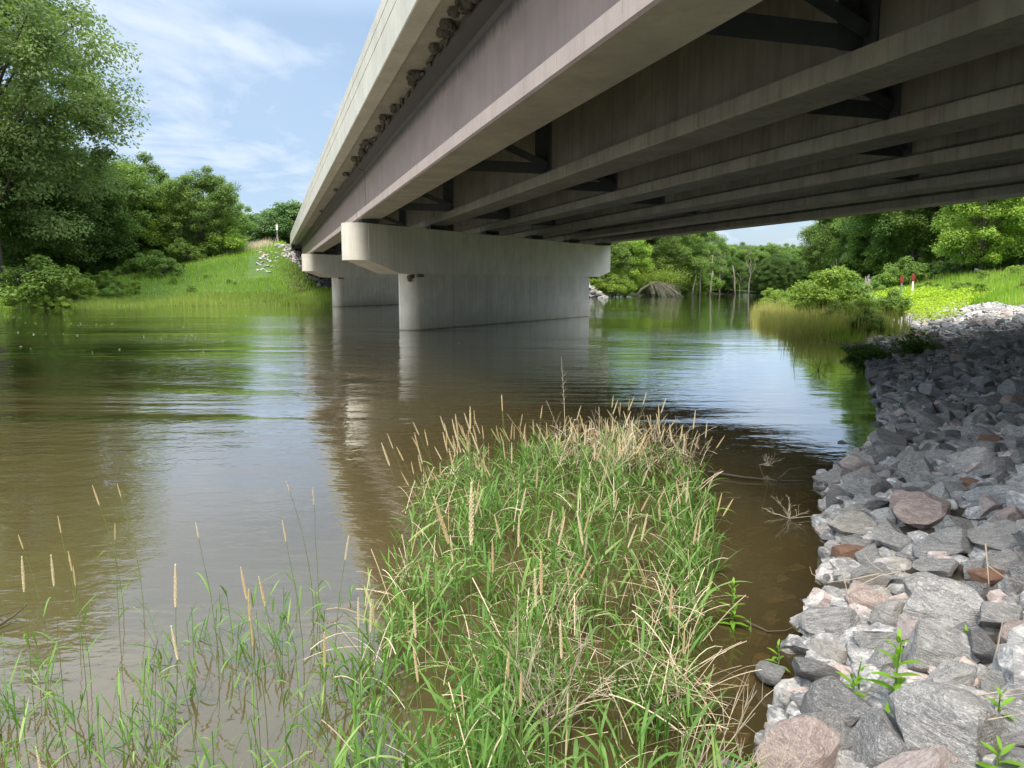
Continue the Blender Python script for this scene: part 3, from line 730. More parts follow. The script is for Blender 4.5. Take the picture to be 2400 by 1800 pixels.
rubble('far_riprap', scatter_rocks(1300, farslope, .16, .34), 'grey rubble slope under the far end of the bridge', 'rubble', (111, 112, 113))
def patch():
    a = rr.gauss(-.6, .6); l = L_ABF-rr.uniform(1.5, 13); l += SK*(a-3.2)
    return a*DA[0]+l*DL[0], a*DA[1]+l*DL[1]
rubble('rubble_patch', scatter_rocks(45, patch, .12, .24, .2), 'pale stones showing through the grass beside the far abutment', 'rubble', (114, 115))
def farright():
    return rr.uniform(9.0, 14.2), rr.uniform(105, 111)
rubble('shore_rubble', [(x, y, gz(x, y)+max(0, 1.6-abs(x-10.5)*.45)*rr.random(), a, b, c, k) for x, y, z, a, b, c, k in scatter_rocks(240, farright, .2, .4)], 'small heap of pale stones on the far shore just right of the near pier', 'rubble', (116, 117))
# ------------------------------------------------------------------ trees
def rnd_unit(rng, n):
    v = rng.normal(size=(n, 3)); return v/np.linalg.norm(v, axis=1)[:, None]
def leaf_cards(rng, C, S, tint, up=.55, nrm=None):
    """rhombic leaf cards at centres C, half sizes S"""
    n = len(C); N = rnd_unit(rng, n); N[:, 2] = np.abs(N[:, 2])*1.0+up
    if nrm is not None: N = N+nrm*.8
    N /= np.linalg.norm(N, axis=1)[:, None]
    T = rnd_unit(rng, n); T -= N*np.sum(T*N, 1)[:, None]; T /= np.linalg.norm(T, axis=1)[:, None]; B = np.cross(N, T)
    S = S[:, None]
    V = np.stack([C-T*S, C-B*S*.55+N*S*.12, C+T*S*1.05, C+B*S*.55+N*S*.12], 1).reshape(-1, 3)
    F = np.arange(4*n).reshape(n, 4)
    return V, F, np.repeat(tint, 4)
def make_tree(seed, H, Rx, Rz, zc, nclump, lpc, ls, leafmat, trunk_r, barkmat='bark', Ry=None, rc=.30, droop=0., name='tree', trunk_top=.8, shell=.55, low=-1., forks=1):
    """tree with its base at the origin; crown ellipsoid centre zc, radii Rx, Ry, Rz"""
    rng = np.random.default_rng(seed); Ry = Ry or Rx
    D = rnd_unit(rng, nclump*3); D = D[D[:, 2] > low][:nclump]; k = len(D)
    # lumpy outline
    ph = rng.uniform(0, 6.28, 6); fq = rng.uniform(1.5, 4, 6)
    lump = 1+.16*np.sin(fq[0]*np.arctan2(D[:, 1], D[:, 0])+ph[0])+.14*np.sin(fq[1]*D[:, 2]*2+ph[1])+rng.normal(0, .10, k)
    rad = np.minimum((shell+(1-shell)*rng.random(k)**.6)*lump, .98)
    C = D*rad[:, None]*np.array([Rx, Ry, Rz])+np.array([0, 0, zc])
    cr = rc*min(Rx, Rz)*(rng.uniform(.55, 1.25, k))
    ct = rng.uniform(0, .55, k)
    n = int(k*lpc); ci = rng.integers(0, k, n)
    L = rnd_unit(rng, n)*(rng.random(n)**.45)[:, None]*np.array([1.15, 1.15, .72])
    L[:, 2] -= droop*(L[:, 0]**2+L[:, 1]**2)*.5+0
    P = C[ci]+L*cr[ci][:, None]+rng.normal(0, .05*min(Rx, Rz)*.3, (n, 3))
    tint = np.clip(ct[ci]+rng.uniform(0, .5, n), 0, 1)
    nr = L/np.maximum(.2, np.linalg.norm(L, axis=1))[:, None]
    V, F, tt = leaf_cards(rng, P, ls*rng.uniform(.6, 1.25, n), tint, nrm=nr)
    crown = mesh('crown', V, F, M[leafmat], attrs={'tint': tt})
    b = MB(); rnd = random.Random(seed)
    tz = zc+Rz*(trunk_top-.3); pts = [Vector((rnd.uniform(-.03, .03)*H*i/6, rnd.uniform(-.03, .03)*H*i/6, tz*i/6)) for i in range(7)]
    b.tube([(0, 0, -.8)]+pts[1:], [trunk_r*(1.25 if i == 0 else 1-.12*i) for i in range(7)], 9)
    for f in range(forks-1):
        an = rnd.uniform(0, 6.28); q = [pts[1]+Vector((math.cos(an), math.sin(an), 0))*(Rx*.5*(i/5)**.8)+Vector((0, 0, (tz-pts[1].z)*i/5)) for i in range(6)]
        b.tube(q, [trunk_r*.7*(1-.15*i) for i in range(6)], 7)
    for j in rng.permutation(k)[:min(k, 36)]:
        c = Vector(C[j]); h0 = min(max(.12*H, c.z-rnd.uniform(.25, .7)*math.hypot(c.x, c.y)-.05*H), tz*.98); i = min(5, int(h0/tz*6)); fr = h0/tz*6-i
        s = pts[i].lerp(pts[i+1], min(1, fr)); m = s.lerp(c, .5)+Vector((rnd.uniform(-.05, .05)*H, rnd.uniform(-.05, .05)*H, rnd.uniform(0, .06)*H))
        q = [s.lerp(m, t).lerp(m.lerp(c, t), t) for t in (0, .25, .5, .75, 1)]
        r0 = min(.22, trunk_r*rnd.uniform(.18, .36)); b.tube(q, [r0, r0*.75, r0*.55, r0*.35, r0*.12], 5, False)
    tr = b.me('trunk', M[barkmat], True)
    return crown, tr
def plant_tree(pr, x, y, sc, label, cat='tree', group=None, rz=None, name='tree', z=None, sxy=1., names=('trunk', 'crown')):
    e = empty(name, (x, y, (gz(x, y) if z is None else z)-.05*sc), rz if rz is not None else random.uniform(0, 6.28))
    e.scale = (sc*sxy, sc*sxy, sc); tag(e, label, cat, group)
    link(names[0], pr[1], e); link(names[1], pr[0], e); return e
T_cot = make_tree(1, 27, 10.4, 13.2, 17.8, 260, 440, .17, 'cottonwood_leaf', .85, rc=.165, droop=.5, shell=.45, low=-.95, forks=3)
T_low = make_tree(2, 16, 6.5, 6.8, 8.4, 140, 440, .14, 'dark_leaf', .3, rc=.21, droop=.4)
T_a = make_tree(3, 14, 5.2, 5.6, 7.6, 120, 400, .13, 'tree_leaf', .24, rc=.22)
T_b = make_tree(4, 13, 4.6, 5.6, 6.9, 110, 400, .13, 'tree_leaf', .2, rc=.21, droop=.7, forks=2)
T_c = make_tree(5, 12, 4.6, 5.2, 6.2, 110, 420, .125, 'bright_leaf', .2, rc=.22)
T_hill = make_tree(6, 10, 4.2, 4.0, 6.0, 60, 130, .26, 'hill_leaf', .2, rc=.34)
S_a = make_tree(7, 3, 1.6, 1.25, 1.15, 46, 170, .085, 'shrub_leaf', .05, rc=.34, shell=.4, low=-.8, forks=3)
S_b = make_tree(8, 3, 1.5, 1.35, 1.25, 46, 190, .075, 'bright_leaf', .05, rc=.33, shell=.4, low=-.8, forks=3)
S_c = make_tree(9, 2, 1.0, .75, .7, 26, 90, .075, 'dark_leaf', .03, rc=.36, shell=.4, low=-.6, forks=3)
# left bank
def at(px, Y): return pxw(px, Y), Y
x, y = at(-2, 64)
plant_tree(T_cot, x, y, 1.03, 'giant cottonwood with a dark trunk filling the upper left corner', rz=1.0, name='cottonwood_tree')
for px, Y, sc, pr, lab in [
    (95, 73, .92, T_low, 'dark leafy tree directly under the giant cottonwood'),
    (262, 84, 1.05, T_a, 'tall tree just right of the cottonwood crown, its top against the sky'),
    (330, 92, 1.12, T_a, 'tallest broad tree in the middle of the left bank wood'),
    (418, 90, .80, T_b, 'pointed tree left of the rounded tree at the end of the wood'),
    (492, 88, .78, T_a, 'rounded tree at the right end of the left bank wood, beside the open sky'),
    (548, 96, .66, T_b, 'smaller tree tucked against the right end of the left bank wood'),
    (345, 87, .80, T_c, 'light green young tree standing in front of the dark wood'),
    (180, 78, .9, T_low, 'shaded dark tree deep in the wood behind the left bushes'),
    (240, 82, .5, T_low, 'low dark green tree in the shade at the foot of the wood'),
    (455, 94, .62, T_c, 'small yellowish green tree above the bushes of the grassy slope')]:
    x, y = at(px, Y); plant_tree(pr, x, y, sc, lab)
for i in range(14):
    x, y = at(rr.uniform(-1300, -80), rr.uniform(72, 100)); plant_tree(rr.choice([T_low, T_b, T_a]), x, y, rr.uniform(.8, 1.1), 'tree of the left bank wood beyond the cottonwood', group='trees beyond the cottonwood')
for i in range(16):        # the dark wood behind
    x, y = at(rr.uniform(-60, 520), rr.uniform(98, 128)); plant_tree(rr.choice([T_low, T_b]), x, y, rr.uniform(.65, .95), 'dark background tree of the wood on the left bank', group='background trees on the left bank')
for px, Y, sc, pr, lab in [
    (85, 62.5, 1.75, S_a, 'big round dark green bush at the water on the far left'),
    (330, 79, .95, S_a, 'bush at the lower left foot of the grassy slope'),
    (392, 77, 1.1, S_a, 'broad bush left on the edge of the grassy slope'),
    (452, 84, 1.15, S_a, 'round bush in the middle of the slope edge'),
    (500, 87, 1.15, S_a, 'bush high on the slope edge below the rounded tree'),
    (540, 88, 1.45, S_b, 'light green upright bush at the top end of the bush row'),
    (200, 66, .8, S_b, 'low light green bush at the shore right of the big round bush'),
    (575, 93, .9, S_b, 'small bright bush left of the hilltop grass'),
    (15, 59.5, .6, S_b, 'low yellow green shrub at the water in the far left corner'),
    (110, 61.5, .5, S_b, 'low yellow green shrub in front of the big round bush'),
    (160, 62.3, .45, S_b, 'low leafy shrub at the shore right of the front shrub'),
    (270, 68, .6, S_a, 'small grey green shrub at the foot of the wood')]:
    x, y = at(px, Y); plant_tree(pr, x, y, sc, lab, 'bush', name='bush', sxy=1.1, names=('stem', 'foliage'))
for i in range(26):
    x, y = at(rr.uniform(110, 330), rr.uniform(66, 78)); plant_tree(rr.choice([S_b, S_a]), x, y, rr.uniform(.3, .55), 'low weedy shrub at the foot of the left bank wood', 'bush', 'low shrubs at the foot of the wood', name='bush', names=('stem', 'foliage'))
# hill woods
for i in range(120):
    Y = rr.uniform(150, 262); x = pxw(rr.uniform(560, 760), Y)
    plant_tree(T_hill, x, Y, rr.uniform(.7, 1.05), 'small round tree of the wooded hill beyond the road', group='trees on the far hill', name='hill_tree')
# right far shore
k = 0
for px, Y, sc, pr, lab in [
    (1402, 112, .85, T_b, 'yellow green tree right beside the end of the near pier cap'),
    (1462, 118, .95, T_c, 'feathery light green tree leaning over the far shore'),
    (1515, 124, 1.0, T_a, 'dense tree behind the fallen tree'),
    (1575, 128, 1.02, T_a, 'dense dark tree at the far shore left of the sky gap'),
    (1640, 136, .78, T_b, 'tree standing in the water just right of the dense dark tree')]:
    x, y = at(px, Y); plant_tree(pr, x, y, sc, lab, z=max(-.3, gz(x, y)))
for i, px in enumerate(range(1665, 1960, 17)):
    Y = 158+rr.uniform(-8, 12); x = pxw(px, Y); plant_tree(rr.choice([T_a, T_a, T_b]), x, Y, rr.uniform(.62, .74), 'round tree in the even row closing the river bend', group='trees in the row at the river bend')
for i, px in enumerate(range(1385, 1640, 24)):
    Y = 150+rr.uniform(-8, 12); x = pxw(px, Y); plant_tree(rr.choice([T_a, T_low]), x, Y, rr.uniform(.85, 1.05), 'background tree of the wood right of the near pier', group='background trees right of the pier')
for px, Y, sc, pr, lab in [
    (1935, 100, .72, T_a, 'left end tree of the wood on the right bank'),
    (1990, 92, .88, T_a, 'tree above the pale stump on the right bank'),
    (2050, 84, 1.0, T_b, 'tree behind the left red marker'),
    (2125, 78, 1.0, T_low, 'dark tree behind the right red marker'),
    (2190, 74, .95, T_a, 'tree between the dark tree and the bright tree'),
    (2280, 60, .82, T_c, 'bright sunlit green tree at the far right'),
    (2375, 62, .86, T_c, 'bright tree cut by the right edge of the photo'),
    (2440, 70, 1.0, T_low, 'dark tree beyond the right edge tree')]:
    x, y = at(px, Y); plant_tree(pr, x, y, sc, lab)
for i in range(14):
    x, y = at(rr.uniform(1960, 2480), rr.uniform(98, 125)); plant_tree(rr.choice([T_low, T_b, T_a]), x, y, rr.uniform(.85, 1.1), 'background tree of the wood on the right bank', group='background trees on the right bank')
for i in range(12):
    x, y = at(rr.uniform(1940, 2170), rr.uniform(86, 100)); plant_tree(T_low, x, y, rr.uniform(.3, .45), 'leafy understory behind the bushes of the right bank', group='understory of the right bank wood')
for i in range(20):
    x, y = at(rr.uniform(2060, 2470), rr.uniform(60, 72)); plant_tree(rr.choice([S_a, S_c]), x, y, rr.uniform(.8, 1.3), 'dark undergrowth bush at the foot of the right bank wood, '+('behind the markers' if x/y < .56 else 'under the bright tree'), 'bush', 'bushes at the foot of the right wood', name='bush', names=('stem', 'foliage'))
for px, Y, sc, pr, lab in [
    (1925, 37, 1.0, S_b, 'big light green bush on the point of the right bank'),
    (1985, 41, 1.05, S_a, 'grey green bush right behind the point bush'),
    (1880, 42, .75, S_b, 'smaller light bush at the left side of the point'),
    (1812, 45, .62, S_b, 'yellow green shrub farthest left on the right bank'),
    (1850, 47, .5, S_b, 'low yellow shrub between the two leftmost shrubs'),
    (2068, 33.5, .62, S_a, 'slim dark green sapling bush above the riprap'),
    (2010, 30, .48, S_b, 'low bush where the reeds meet the bright ground cover'),
    (1960, 31, .45, S_b, 'small round bush behind the reeds'),
    (2035, 26, .42, S_a, 'low shrub at the lower left end of the pale riprap'),
    (1955, 45, .95, S_a, 'tall pale topped bush by the stump'),
    (2040, 58, .5, S_a, 'bush left of the red markers')]:
    x, y = at(px, Y); plant_tree(pr, x, y, sc, lab, 'bush', name='bush', names=('stem', 'foliage'))
for i in range(34):
    px = rr.uniform(1640, 1990); Y = 142+rr.uniform(0, 9)+max(0, (px-1800)*.04); x = pxw(px, Y); plant_tree(T_low, x, Y, rr.uniform(.34, .5), 'low leafy understory tree at the foot of the wood closing the river bend', group='understory at the river bend', z=0)
for i in range(10):
    x, y = at(rr.uniform(1395, 1480), rr.uniform(108, 114)); plant_tree(S_b, x, y, rr.uniform(.8, 1.4), 'low green bush along the far shore right of the near pier', 'bush', 'bushes on the far shore', z=0.1, name='bush', names=('stem', 'foliage'))
for i in range(9):
    px = rr.uniform(1500, 1680); Y = 127+rr.uniform(0, 8); x = pxw(px, Y); plant_tree(S_a, x, Y, rr.uniform(1., 1.6), 'dim shrub at the flooded foot of the far wood', 'bush', 'shrubs at the flooded wood', z=0, name='bush', names=('stem', 'foliage'))
# weedy plants breaking up the meadows
for i in range(30):
    Y = rr.uniform(34, 62); x = pxw(rr.uniform(2120, 2420), Y)
    if riprap_mask(np.array([x]), np.array([Y]))[0]: continue
    plant_tree(rr.choice([S_c, S_b]), x, Y, rr.uniform(.16, .34), 'small leafy weed clump in the meadow on the right bank', 'weed', 'weeds in the right meadow', name='weed_clump', names=('stem', 'foliage'))
for i in range(26):
    Y = rr.uniform(69, 92); x = pxw(rr.uniform(330, 600), Y); plant_tree(rr.choice([S_c, S_b]), x, Y, rr.uniform(.18, .36), 'small weed clump on the grassy slope left of the bridge', 'weed', 'weeds on the left slope', name='weed_clump', names=('stem', 'foliage'))
# dark big-leaved bushes in the shade beside the riprap
def broad_bush(seed, n, R0, H0, ls):
    rng = np.random.default_rng(seed); b = MB(); C = []; 
    for i in range(n):
        an = rng.uniform(0, 6.28); r = R0*rng.random()**.5; h = H0*rng.uniform(.5, 1)*(1-.35*r/R0)
        q = [Vector((math.cos(an)*r*t**1.3, math.sin(an)*r*t**1.3, h*t)) for t in (0, .35, .7, 1)]
        b.tube(q, [.009, .007, .006, .003], 4, False)
        for t in np.linspace(.3, 1, 13): 
            p = q[0]*(1-t)+q[-1]*t; C.append(np.array(p)+rng.normal(0, ls*.9, 3))
    C = np.array(C); V, F, tt = leaf_cards(rng, C, ls*rng.uniform(.6, 1.2, len(C)), rng.random(len(C)), up=.9)
    return mesh('foliage', V, F, M['shrub_leaf'], attrs={'tint': tt}), b.me('stem', M['stem_green'])
B1 = broad_bush(31, 70, .62, .72, .058); B2 = broad_bush(32, 60, .55, .55, .058)
for px, Y, sc, pr, lab in [(2140, 18.6, 1.0, B1, 'dark broad leaved bush in the shade at the far edge of the riprap'),
                           (2042, 18.9, 1.0, B2, 'dark leafy bush hanging over the water left of the shaded bush'),
                           (2010, 20.4, .8, B2, 'low leafy bush half in the water beside the reeds')]:
    x, y = at(px, Y); plant_tree(pr, x, y, sc, lab, 'bush', name='bush', z=max(0, gz(x, y)), names=('stem', 'foliage'))
# dead trees standing in the flood
def dead_tree(seed, H, r, n=7):
    rnd = random.Random(seed); b = MB(); pts = [Vector((rnd.uniform(-.04, .04)*H, rnd.uniform(-.04, .04)*H, H*i/7)) for i in range(8)]; pts[0] = Vector((0, 0, -1))
    b.tube(pts, [r*(1-.12*i) for i in range(8)], 7)
    for i in range(n):
        k = rnd.randint(3, 6); s = pts[k]; an = rnd.uniform(0, 6.28); L = H*rnd.uniform(.12, .34)
        e = s+Vector((math.cos(an)*L*.5, math.sin(an)*L*.5, L*.9)); m = s.lerp(e, .5)+Vector((math.cos(an), math.sin(an), 0))*L*.14
        b.tube([s, m, e], [r*.42, r*.28, r*.08], 5)
        e2 = m+Vector((rnd.uniform(-.3, .3)*L, rnd.uniform(-.3, .3)*L, L*.4)); b.tube([m, e2], [r*.2, r*.05], 4)
    return b.me('dead_tree', M['pale_bark'], True)
dd = [dead_tree(i, 8, .13) for i in range(3)]
for px, Y, sc, i, lab in [(1748, 138, 1.0, 0, 'bleached dead tree with a forked top standing in the water'),
                          (1727, 140, .55, 1, 'short dead trunk left of the bleached forked tree'),
                          (1682, 134, .9, 2, 'grey leaning dead trunk in front of the flooded wood'),
                          (1948, 60, .42, 1, 'thin dead branch sticking up from the bushes of the right bank')]:
    x, y = at(px, Y); o = link('dead_tree', dd[i], None, (x, y, max(0, gz(x, y)))); o.scale = (sc, sc, sc); o.rotation_euler = (0, .06 if i == 2 else 0, i*2.); tag(o, lab, 'dead tree')
b = MB()
for i in range(7): 
    pass
rnd = random.Random(5); trk = []
stem_me = None
for i in range(11):
    px = rnd.uniform(1560, 1720); Y = rnd.uniform(124, 137)
    if stem_me is None:
        b = MB(); b.tube([(0, 0, -1), (.05, 0, 2), (-.04, .1, 5), (.1, 0, 8)], [.16, .14, .11, .08], 7); stem_me = b.me('dead_tree', M['pale_bark'], True)
    o = link('dead_tree', stem_me, None, (pxw(px, Y), Y, 0)); o.scale = (1, 1, rnd.uniform(.5, .95)); o.rotation_euler = (rnd.uniform(-.12, .12), rnd.uniform(-.16, .16), rnd.uniform(0, 6)); tag(o, 'slim bare trunk rising from the water in the flooded wood', 'dead tree', 'bare trunks in the flooded wood')
# fallen tree: fan of bare branches drooping into the water, a few leaves left on top
rnd = random.Random(9); b = MB(); X0 = pxw(1528, 113); Y0 = 112.5
base = Vector((0, 0, 2.9)); b.tube([(-3.2, 1.5, -.5), (-2.0, .8, 1.6), (-.4, 0, 2.8), (.6, -.2, 3.0)], [.28, .24, .2, .15], 7)
for i in range(58):
    t = rnd.random(); s = Vector((-.8+2.0*t, 0, 2.85+.2*rnd.random())); L = rnd.uniform(2.6, 5.4); e = Vector((s.x+L*(.15+.75*t)+rnd.uniform(-.6, .6), -1.5+rnd.uniform(-1.6, 1.2), rnd.uniform(-.2, .3)))
    if rnd.random() < .3: e.z = rnd.uniform(.4, 1.8)
    m = s.lerp(e, .5)+Vector((0, 0, rnd.uniform(.3, .8)))
    q = [s.lerp(m, u).lerp(m.lerp(e, u), u) for u in (0, .2, .4, .6, .8, 1)]; r = rnd.uniform(.03, .07)
    b.tube(q, [r, r*.9, r*.75, r*.6, r*.45, r*.2], 5, False)
    for j in range(3):
        p = q[rnd.randint(2, 4)]; b.tube([p, p+Vector((rnd.uniform(-.7, .9), rnd.uniform(-.6, .6), rnd.uniform(-.8, .1)))], [r*.4, r*.1], 4, False)
ft = empty('fallen_tree', (X0, Y0, 0)); ft.scale = (.85, .9, .72); tag(ft, 'fallen tree whose bare branches fan down into the water on the far shore', 'fallen tree')
link('branches', b.me('branches', M['pale_bark'], True), ft)
rng = np.random.default_rng(77); C = rng.normal(size=(5200, 3))*np.array([2.2, 1.2, 1.0])+np.array([1.6, 1.0, 3.9]); V, F, tt = leaf_cards(rng, C, .12*rng.uniform(.6, 1.2, 5200), rng.random(5200))
link('foliage', mesh('foliage', V, F, M['bright_leaf'], attrs={'tint': tt}), ft)
# pale stump and the red markers
x, y = at(2021, 52); b = MB(); z0 = gz(x, y)
b.tube([(0, 0, -.3), (.03, 0, .6), (0, .02, 1.2), (.05, 0, 1.75)], [.34, .24, .21, .17], 9)
for an, h in ((.3, 2.05), (2.2, 1.92), (4.4, 1.98)): b.tube([(math.cos(an)*.1, math.sin(an)*.1, 1.6), (math.cos(an)*.13, math.sin(an)*.13, h)], [.07, .015], 5)
o = link('tree_stump', b.me('tree_stump', M['pale_bark'], True), None, (x, y, z0)); tag(o, 'pale splintered stump on the right bank left of the red markers', 'stump')
for px, lab, pm in ((2101, 'left red topped marker post, its lower part green', 'green_post'), (2127, 'right red topped marker post, its lower part white', 'white_plate')):
    x, y = at(px, 50.5); z0 = gz(x, y); e = empty('marker_post', (x, y, z0)); tag(e, lab, 'marker post')
    b = MB(); b.box((0, 0, .5), (.11, .05, 1.3)); b.build('post', M[pm], e)
    b = MB(); b.add([(-.0, -.035, 1.62), (.13, -.035, 1.38), (.08, -.035, 1.08), (-.08, -.035, 1.08), (-.13, -.035, 1.38), (0, .03, 1.62), (.13, .03, 1.38), (.08, .03, 1.08), (-.08, .03, 1.08), (-.13, .03, 1.38)],
        [(0, 4, 3, 2, 1), (5, 6, 7, 8, 9), (0, 1, 6, 5), (1, 2, 7, 6), (2, 3, 8, 7), (3, 4, 9, 8), (4, 0, 5, 9)]); b.build('plate', M['red_plate'], e)
x, y = BR(.9, 104.5, 0)[:2]; z0 = gz(x, y); e = empty('marker_post', (x, y, z0)); tag(e, 'white delineator post at the far end of the bridge', 'marker post')
b = MB(); b.box((0, 0, 1.1), (.07, .05, 2.6)); b.build('post', M['galvanised'], e); b = MB(); b.box((0, -.05, 2.35), (.24, .03, .72)); b.build('plate', M['white_plate'], e)

# ------------------------------------------------------------------ grasses
def strips(base, dirv, length, width, droop, seg, tint, twist=0, taper=True):
    """arching flat blades; all arguments arrays over blades"""
    n = len(base); t = np.linspace(0, 1, seg+1)[None, :, None]
    dirv = dirv/np.linalg.norm(dirv, axis=1)[:, None]
    L = length[:, None, None]
    P = base[:, None, :]+dirv[:, None, :]*L*t
    P[:, :, 2] -= (droop[:, None]*length[:, None]*(t[..., 0]**2.2))
    hz = dirv.copy(); hz[:, 2] = 0; hn = np.linalg.norm(hz, axis=1); hz[hn < 1e-3] = (1, 0, 0)
    side = np.stack([-hz[:, 1], hz[:, 0], 0*hz[:, 0]], 1); side /= np.linalg.norm(side, axis=1)[:, None]
    r = RNG.normal(0, .35, (n, 3)); side = side+r; side /= np.linalg.norm(side, axis=1)[:, None]
    prof = np.minimum(1, (1-t[..., 0])*2.2)*np.minimum(1, .45+t[..., 0]*3) if taper else np.ones_like(t[..., 0])
    W = width[:, None]*prof*.5
    A = P-side[:, None, :]*W[..., None]; B = P+side[:, None, :]*W[..., None]
    V = np.stack([A, B], 2).reshape(n, -1, 3)
    k = 2*(seg+1); f = np.array([[2*i, 2*i+1, 2*i+3, 2*i+2] for i in range(seg)])
    F = (np.arange(n)[:, None, None]*k+f[None]).reshape(-1, 4)
    return V.reshape(-1, 3), F, np.repeat(tint, k), P
def join(parts):
    V, F, T = [], [], []; n = 0
    for v, f, t_ in parts: V.append(v); F.append(f+n); T.append(t_); n += len(v)
    return np.concatenate(V), np.concatenate(F), np.concatenate(T)
def inpoly(x, y, P):
    c = np.zeros(x.shape, bool); n = len(P)
    for i in range(n):
        x0, y0 = P[i]; x1, y1 = P[(i+1) % n]
        c ^= ((y0 > y) != (y1 > y)) & (x < (x1-x0)*(y-y0)/((y1-y0) if y1 != y0 else 1e-9)+x0)
    return c
TUFT = [(-.78,6.3),(-.55,7.4),(.2,8.1),(1.3,8.2),(1.8,7.2),(1.55,5.8),(1.2,4.5),(.85,3.3),(.62,2.3),(.45,1.5),(-.7,1.5),(-.62,2.4),(-.75,3.6),(-.8,5.)]
def stems_at(n, poly, xr, yr, dens=None):
    out = np.zeros((0, 2))
    while len(out) < n:
        q = np.stack([RNG.uniform(*xr, 4*n), RNG.uniform(*yr, 4*n)], 1); q = q[inpoly(q[:, 0], q[:, 1], poly)]
        cl = np.sin(q[:, 0]*5.1+q[:, 1]*2.3)*np.sin(q[:, 1]*4.3-q[:, 0]*3.1)
        q = q[RNG.random(len(q)) < .42+.62*cl]; out = np.concatenate([out, q])
    return out[:n]
def canary(n, pts, hmin, hmax, lean=.22, leafn=5, llen=(.17, .34), wid=(.007, .0135), sway=(0, 0)):
    h = RNG.uniform(hmin, hmax, n)*(.5+.5*np.clip(np.abs(seg_sd(pts[:, 0], pts[:, 1], TUFT+[TUFT[0]]))/.5, 0, 1) if hmax > .555 else 1.); ang = RNG.uniform(0, 6.28, n); ln = RNG.random(n)*lean
    d = np.stack([np.cos(ang)*ln+sway[0], np.sin(ang)*ln+sway[1], np.ones(n)], 1)
    base = np.concatenate([pts, np.full((n, 1), -.12)], 1); tint = RNG.uniform(.1, .8, n)
    z = np.full(n, .0)
    v, f, t_, P = strips(base, d, h+.12, np.full(n, .0045), RNG.uniform(.0, .12, n), 5, tint*.7, taper=False)
    parts = [(v, f, t_)]
    for k in range(leafn):
        fr = .22+.78*(k+RNG.random(n)*.6)/leafn; i = np.clip((fr*5).astype(int), 0, 4); u = fr*5-i
        p = P[np.arange(n), i]*(1-u)[:, None]+P[np.arange(n), i+1]*u[:, None]
        an = RNG.uniform(0, 6.28, n); el = RNG.uniform(.35, 1.25, n)
        dv = np.stack([np.cos(an)*np.cos(el), np.sin(an)*np.cos(el), np.sin(el)], 1)+d*.25
        L = RNG.uniform(*llen, n)*(.75+.4*(1-fr)); tt = np.clip(tint+RNG.normal(0, .18, n), 0, 1)
        v, f, t_, _ = strips(p, dv, L, RNG.uniform(*wid, n), RNG.uniform(.05, .75, n), 6, tt)
        parts.append((v, f, t_))
    return parts
parts = canary(820, stems_at(820, TUFT, (-.9, 2.), (1.5, 8.1)), .24, .56, lean=.42, llen=(.18, .38), wid=(.008, .0165))
FR = [(-.7, 1.5), (.5, 1.5), (.75, 2.6), (.3, 3.4), (-.55, 3.2)]
parts += canary(260, stems_at(260, FR, (-.8, .9), (1.5, 3.5)), .25, .55, lean=.3)
tag(link('reed_grass', mesh('reed_grass', *join(parts)[:2], M['canary_blade'], attrs={'tint': join(parts)[2]})), 'thick clump of green reed grass growing out of the water in the foreground', 'grass', kind='stuff')
# sparse stems left of the clump
SP = [(-.72, 1.5), (-.8, 3.2), (-.95, 4.6), (-1.6, 4.3), (-2.4, 3.3), (-2.6, 2.2), (-2.2, 1.6)]
n = 240; q = stems_at(n, SP, (-2.7, -.7), (1.5, 4.7)); parts = canary(n, q, .10, .34, lean=.35, leafn=4, llen=(.10, .26), wid=(.005, .011))
q = stems_at(300, [(-.6, 1.4), (-.7, 2.3), (-1.3, 2.2), (-1.9, 1.8), (-1.9, 1.4)], (-2., -.6), (1.4, 2.3)); parts += canary(300, q, .15, .42, lean=.45)
v, f, t_ = join(parts)
tag(link('water_grass', mesh('water_grass', v, f, M['canary_blade'], attrs={'tint': t_})), 'thin scattered green grass stalks standing in the calm water at the lower left', 'grass', kind='stuff')
# straw: bent dry stems through the clump
n = 950; q = stems_at(n, TUFT, (-.9, 2.), (1.8, 8.1)); ang = RNG.uniform(0, 6.28, n); el = RNG.uniform(.1, 1.1, n)
dv = np.stack([np.cos(ang)*np.cos(el), np.sin(ang)*np.cos(el), np.sin(el)], 1)
v1 = strips(np.concatenate([q, RNG.uniform(.05, .32, (n, 1))], 1), dv, RNG.uniform(.18, .42, n), RNG.uniform(.002, .0052, n), RNG.uniform(.0, .5, n), 6, RNG.random(n), taper=False)[:3]
n = 620; BK = [(.35, 7.9), (1.3, 8.1), (1.85, 7.3), (1.4, 6.5), (.4, 6.9)]; q = stems_at(n, BK, (.2, 2), (6.4, 8.2)); ang = RNG.uniform(0, 6.28, n); el = RNG.uniform(.6, 1.4, n)
dv = np.stack([np.cos(ang)*np.cos(el), np.sin(ang)*np.cos(el), np.sin(el)], 1)
v2 = strips(np.concatenate([q, RNG.uniform(.1, .35, (n, 1))], 1), dv, RNG.uniform(.25, .52, n), RNG.uniform(.0025, .0055, n), RNG.uniform(.1, .7, n), 6, RNG.random(n), taper=False)[:3]
n = 260; FB = [(-.1, 2.6), (.7, 2.6), (.95, 3.6), (.6, 4.6), (0, 4.2)]; q = stems_at(n, FB, (-.2, 1), (2.6, 4.7)); ang = RNG.uniform(0, 6.28, n); el = RNG.uniform(.15, 1.3, n)
dv = np.stack([np.cos(ang)*np.cos(el), np.sin(ang)*np.cos(el), np.sin(el)], 1)
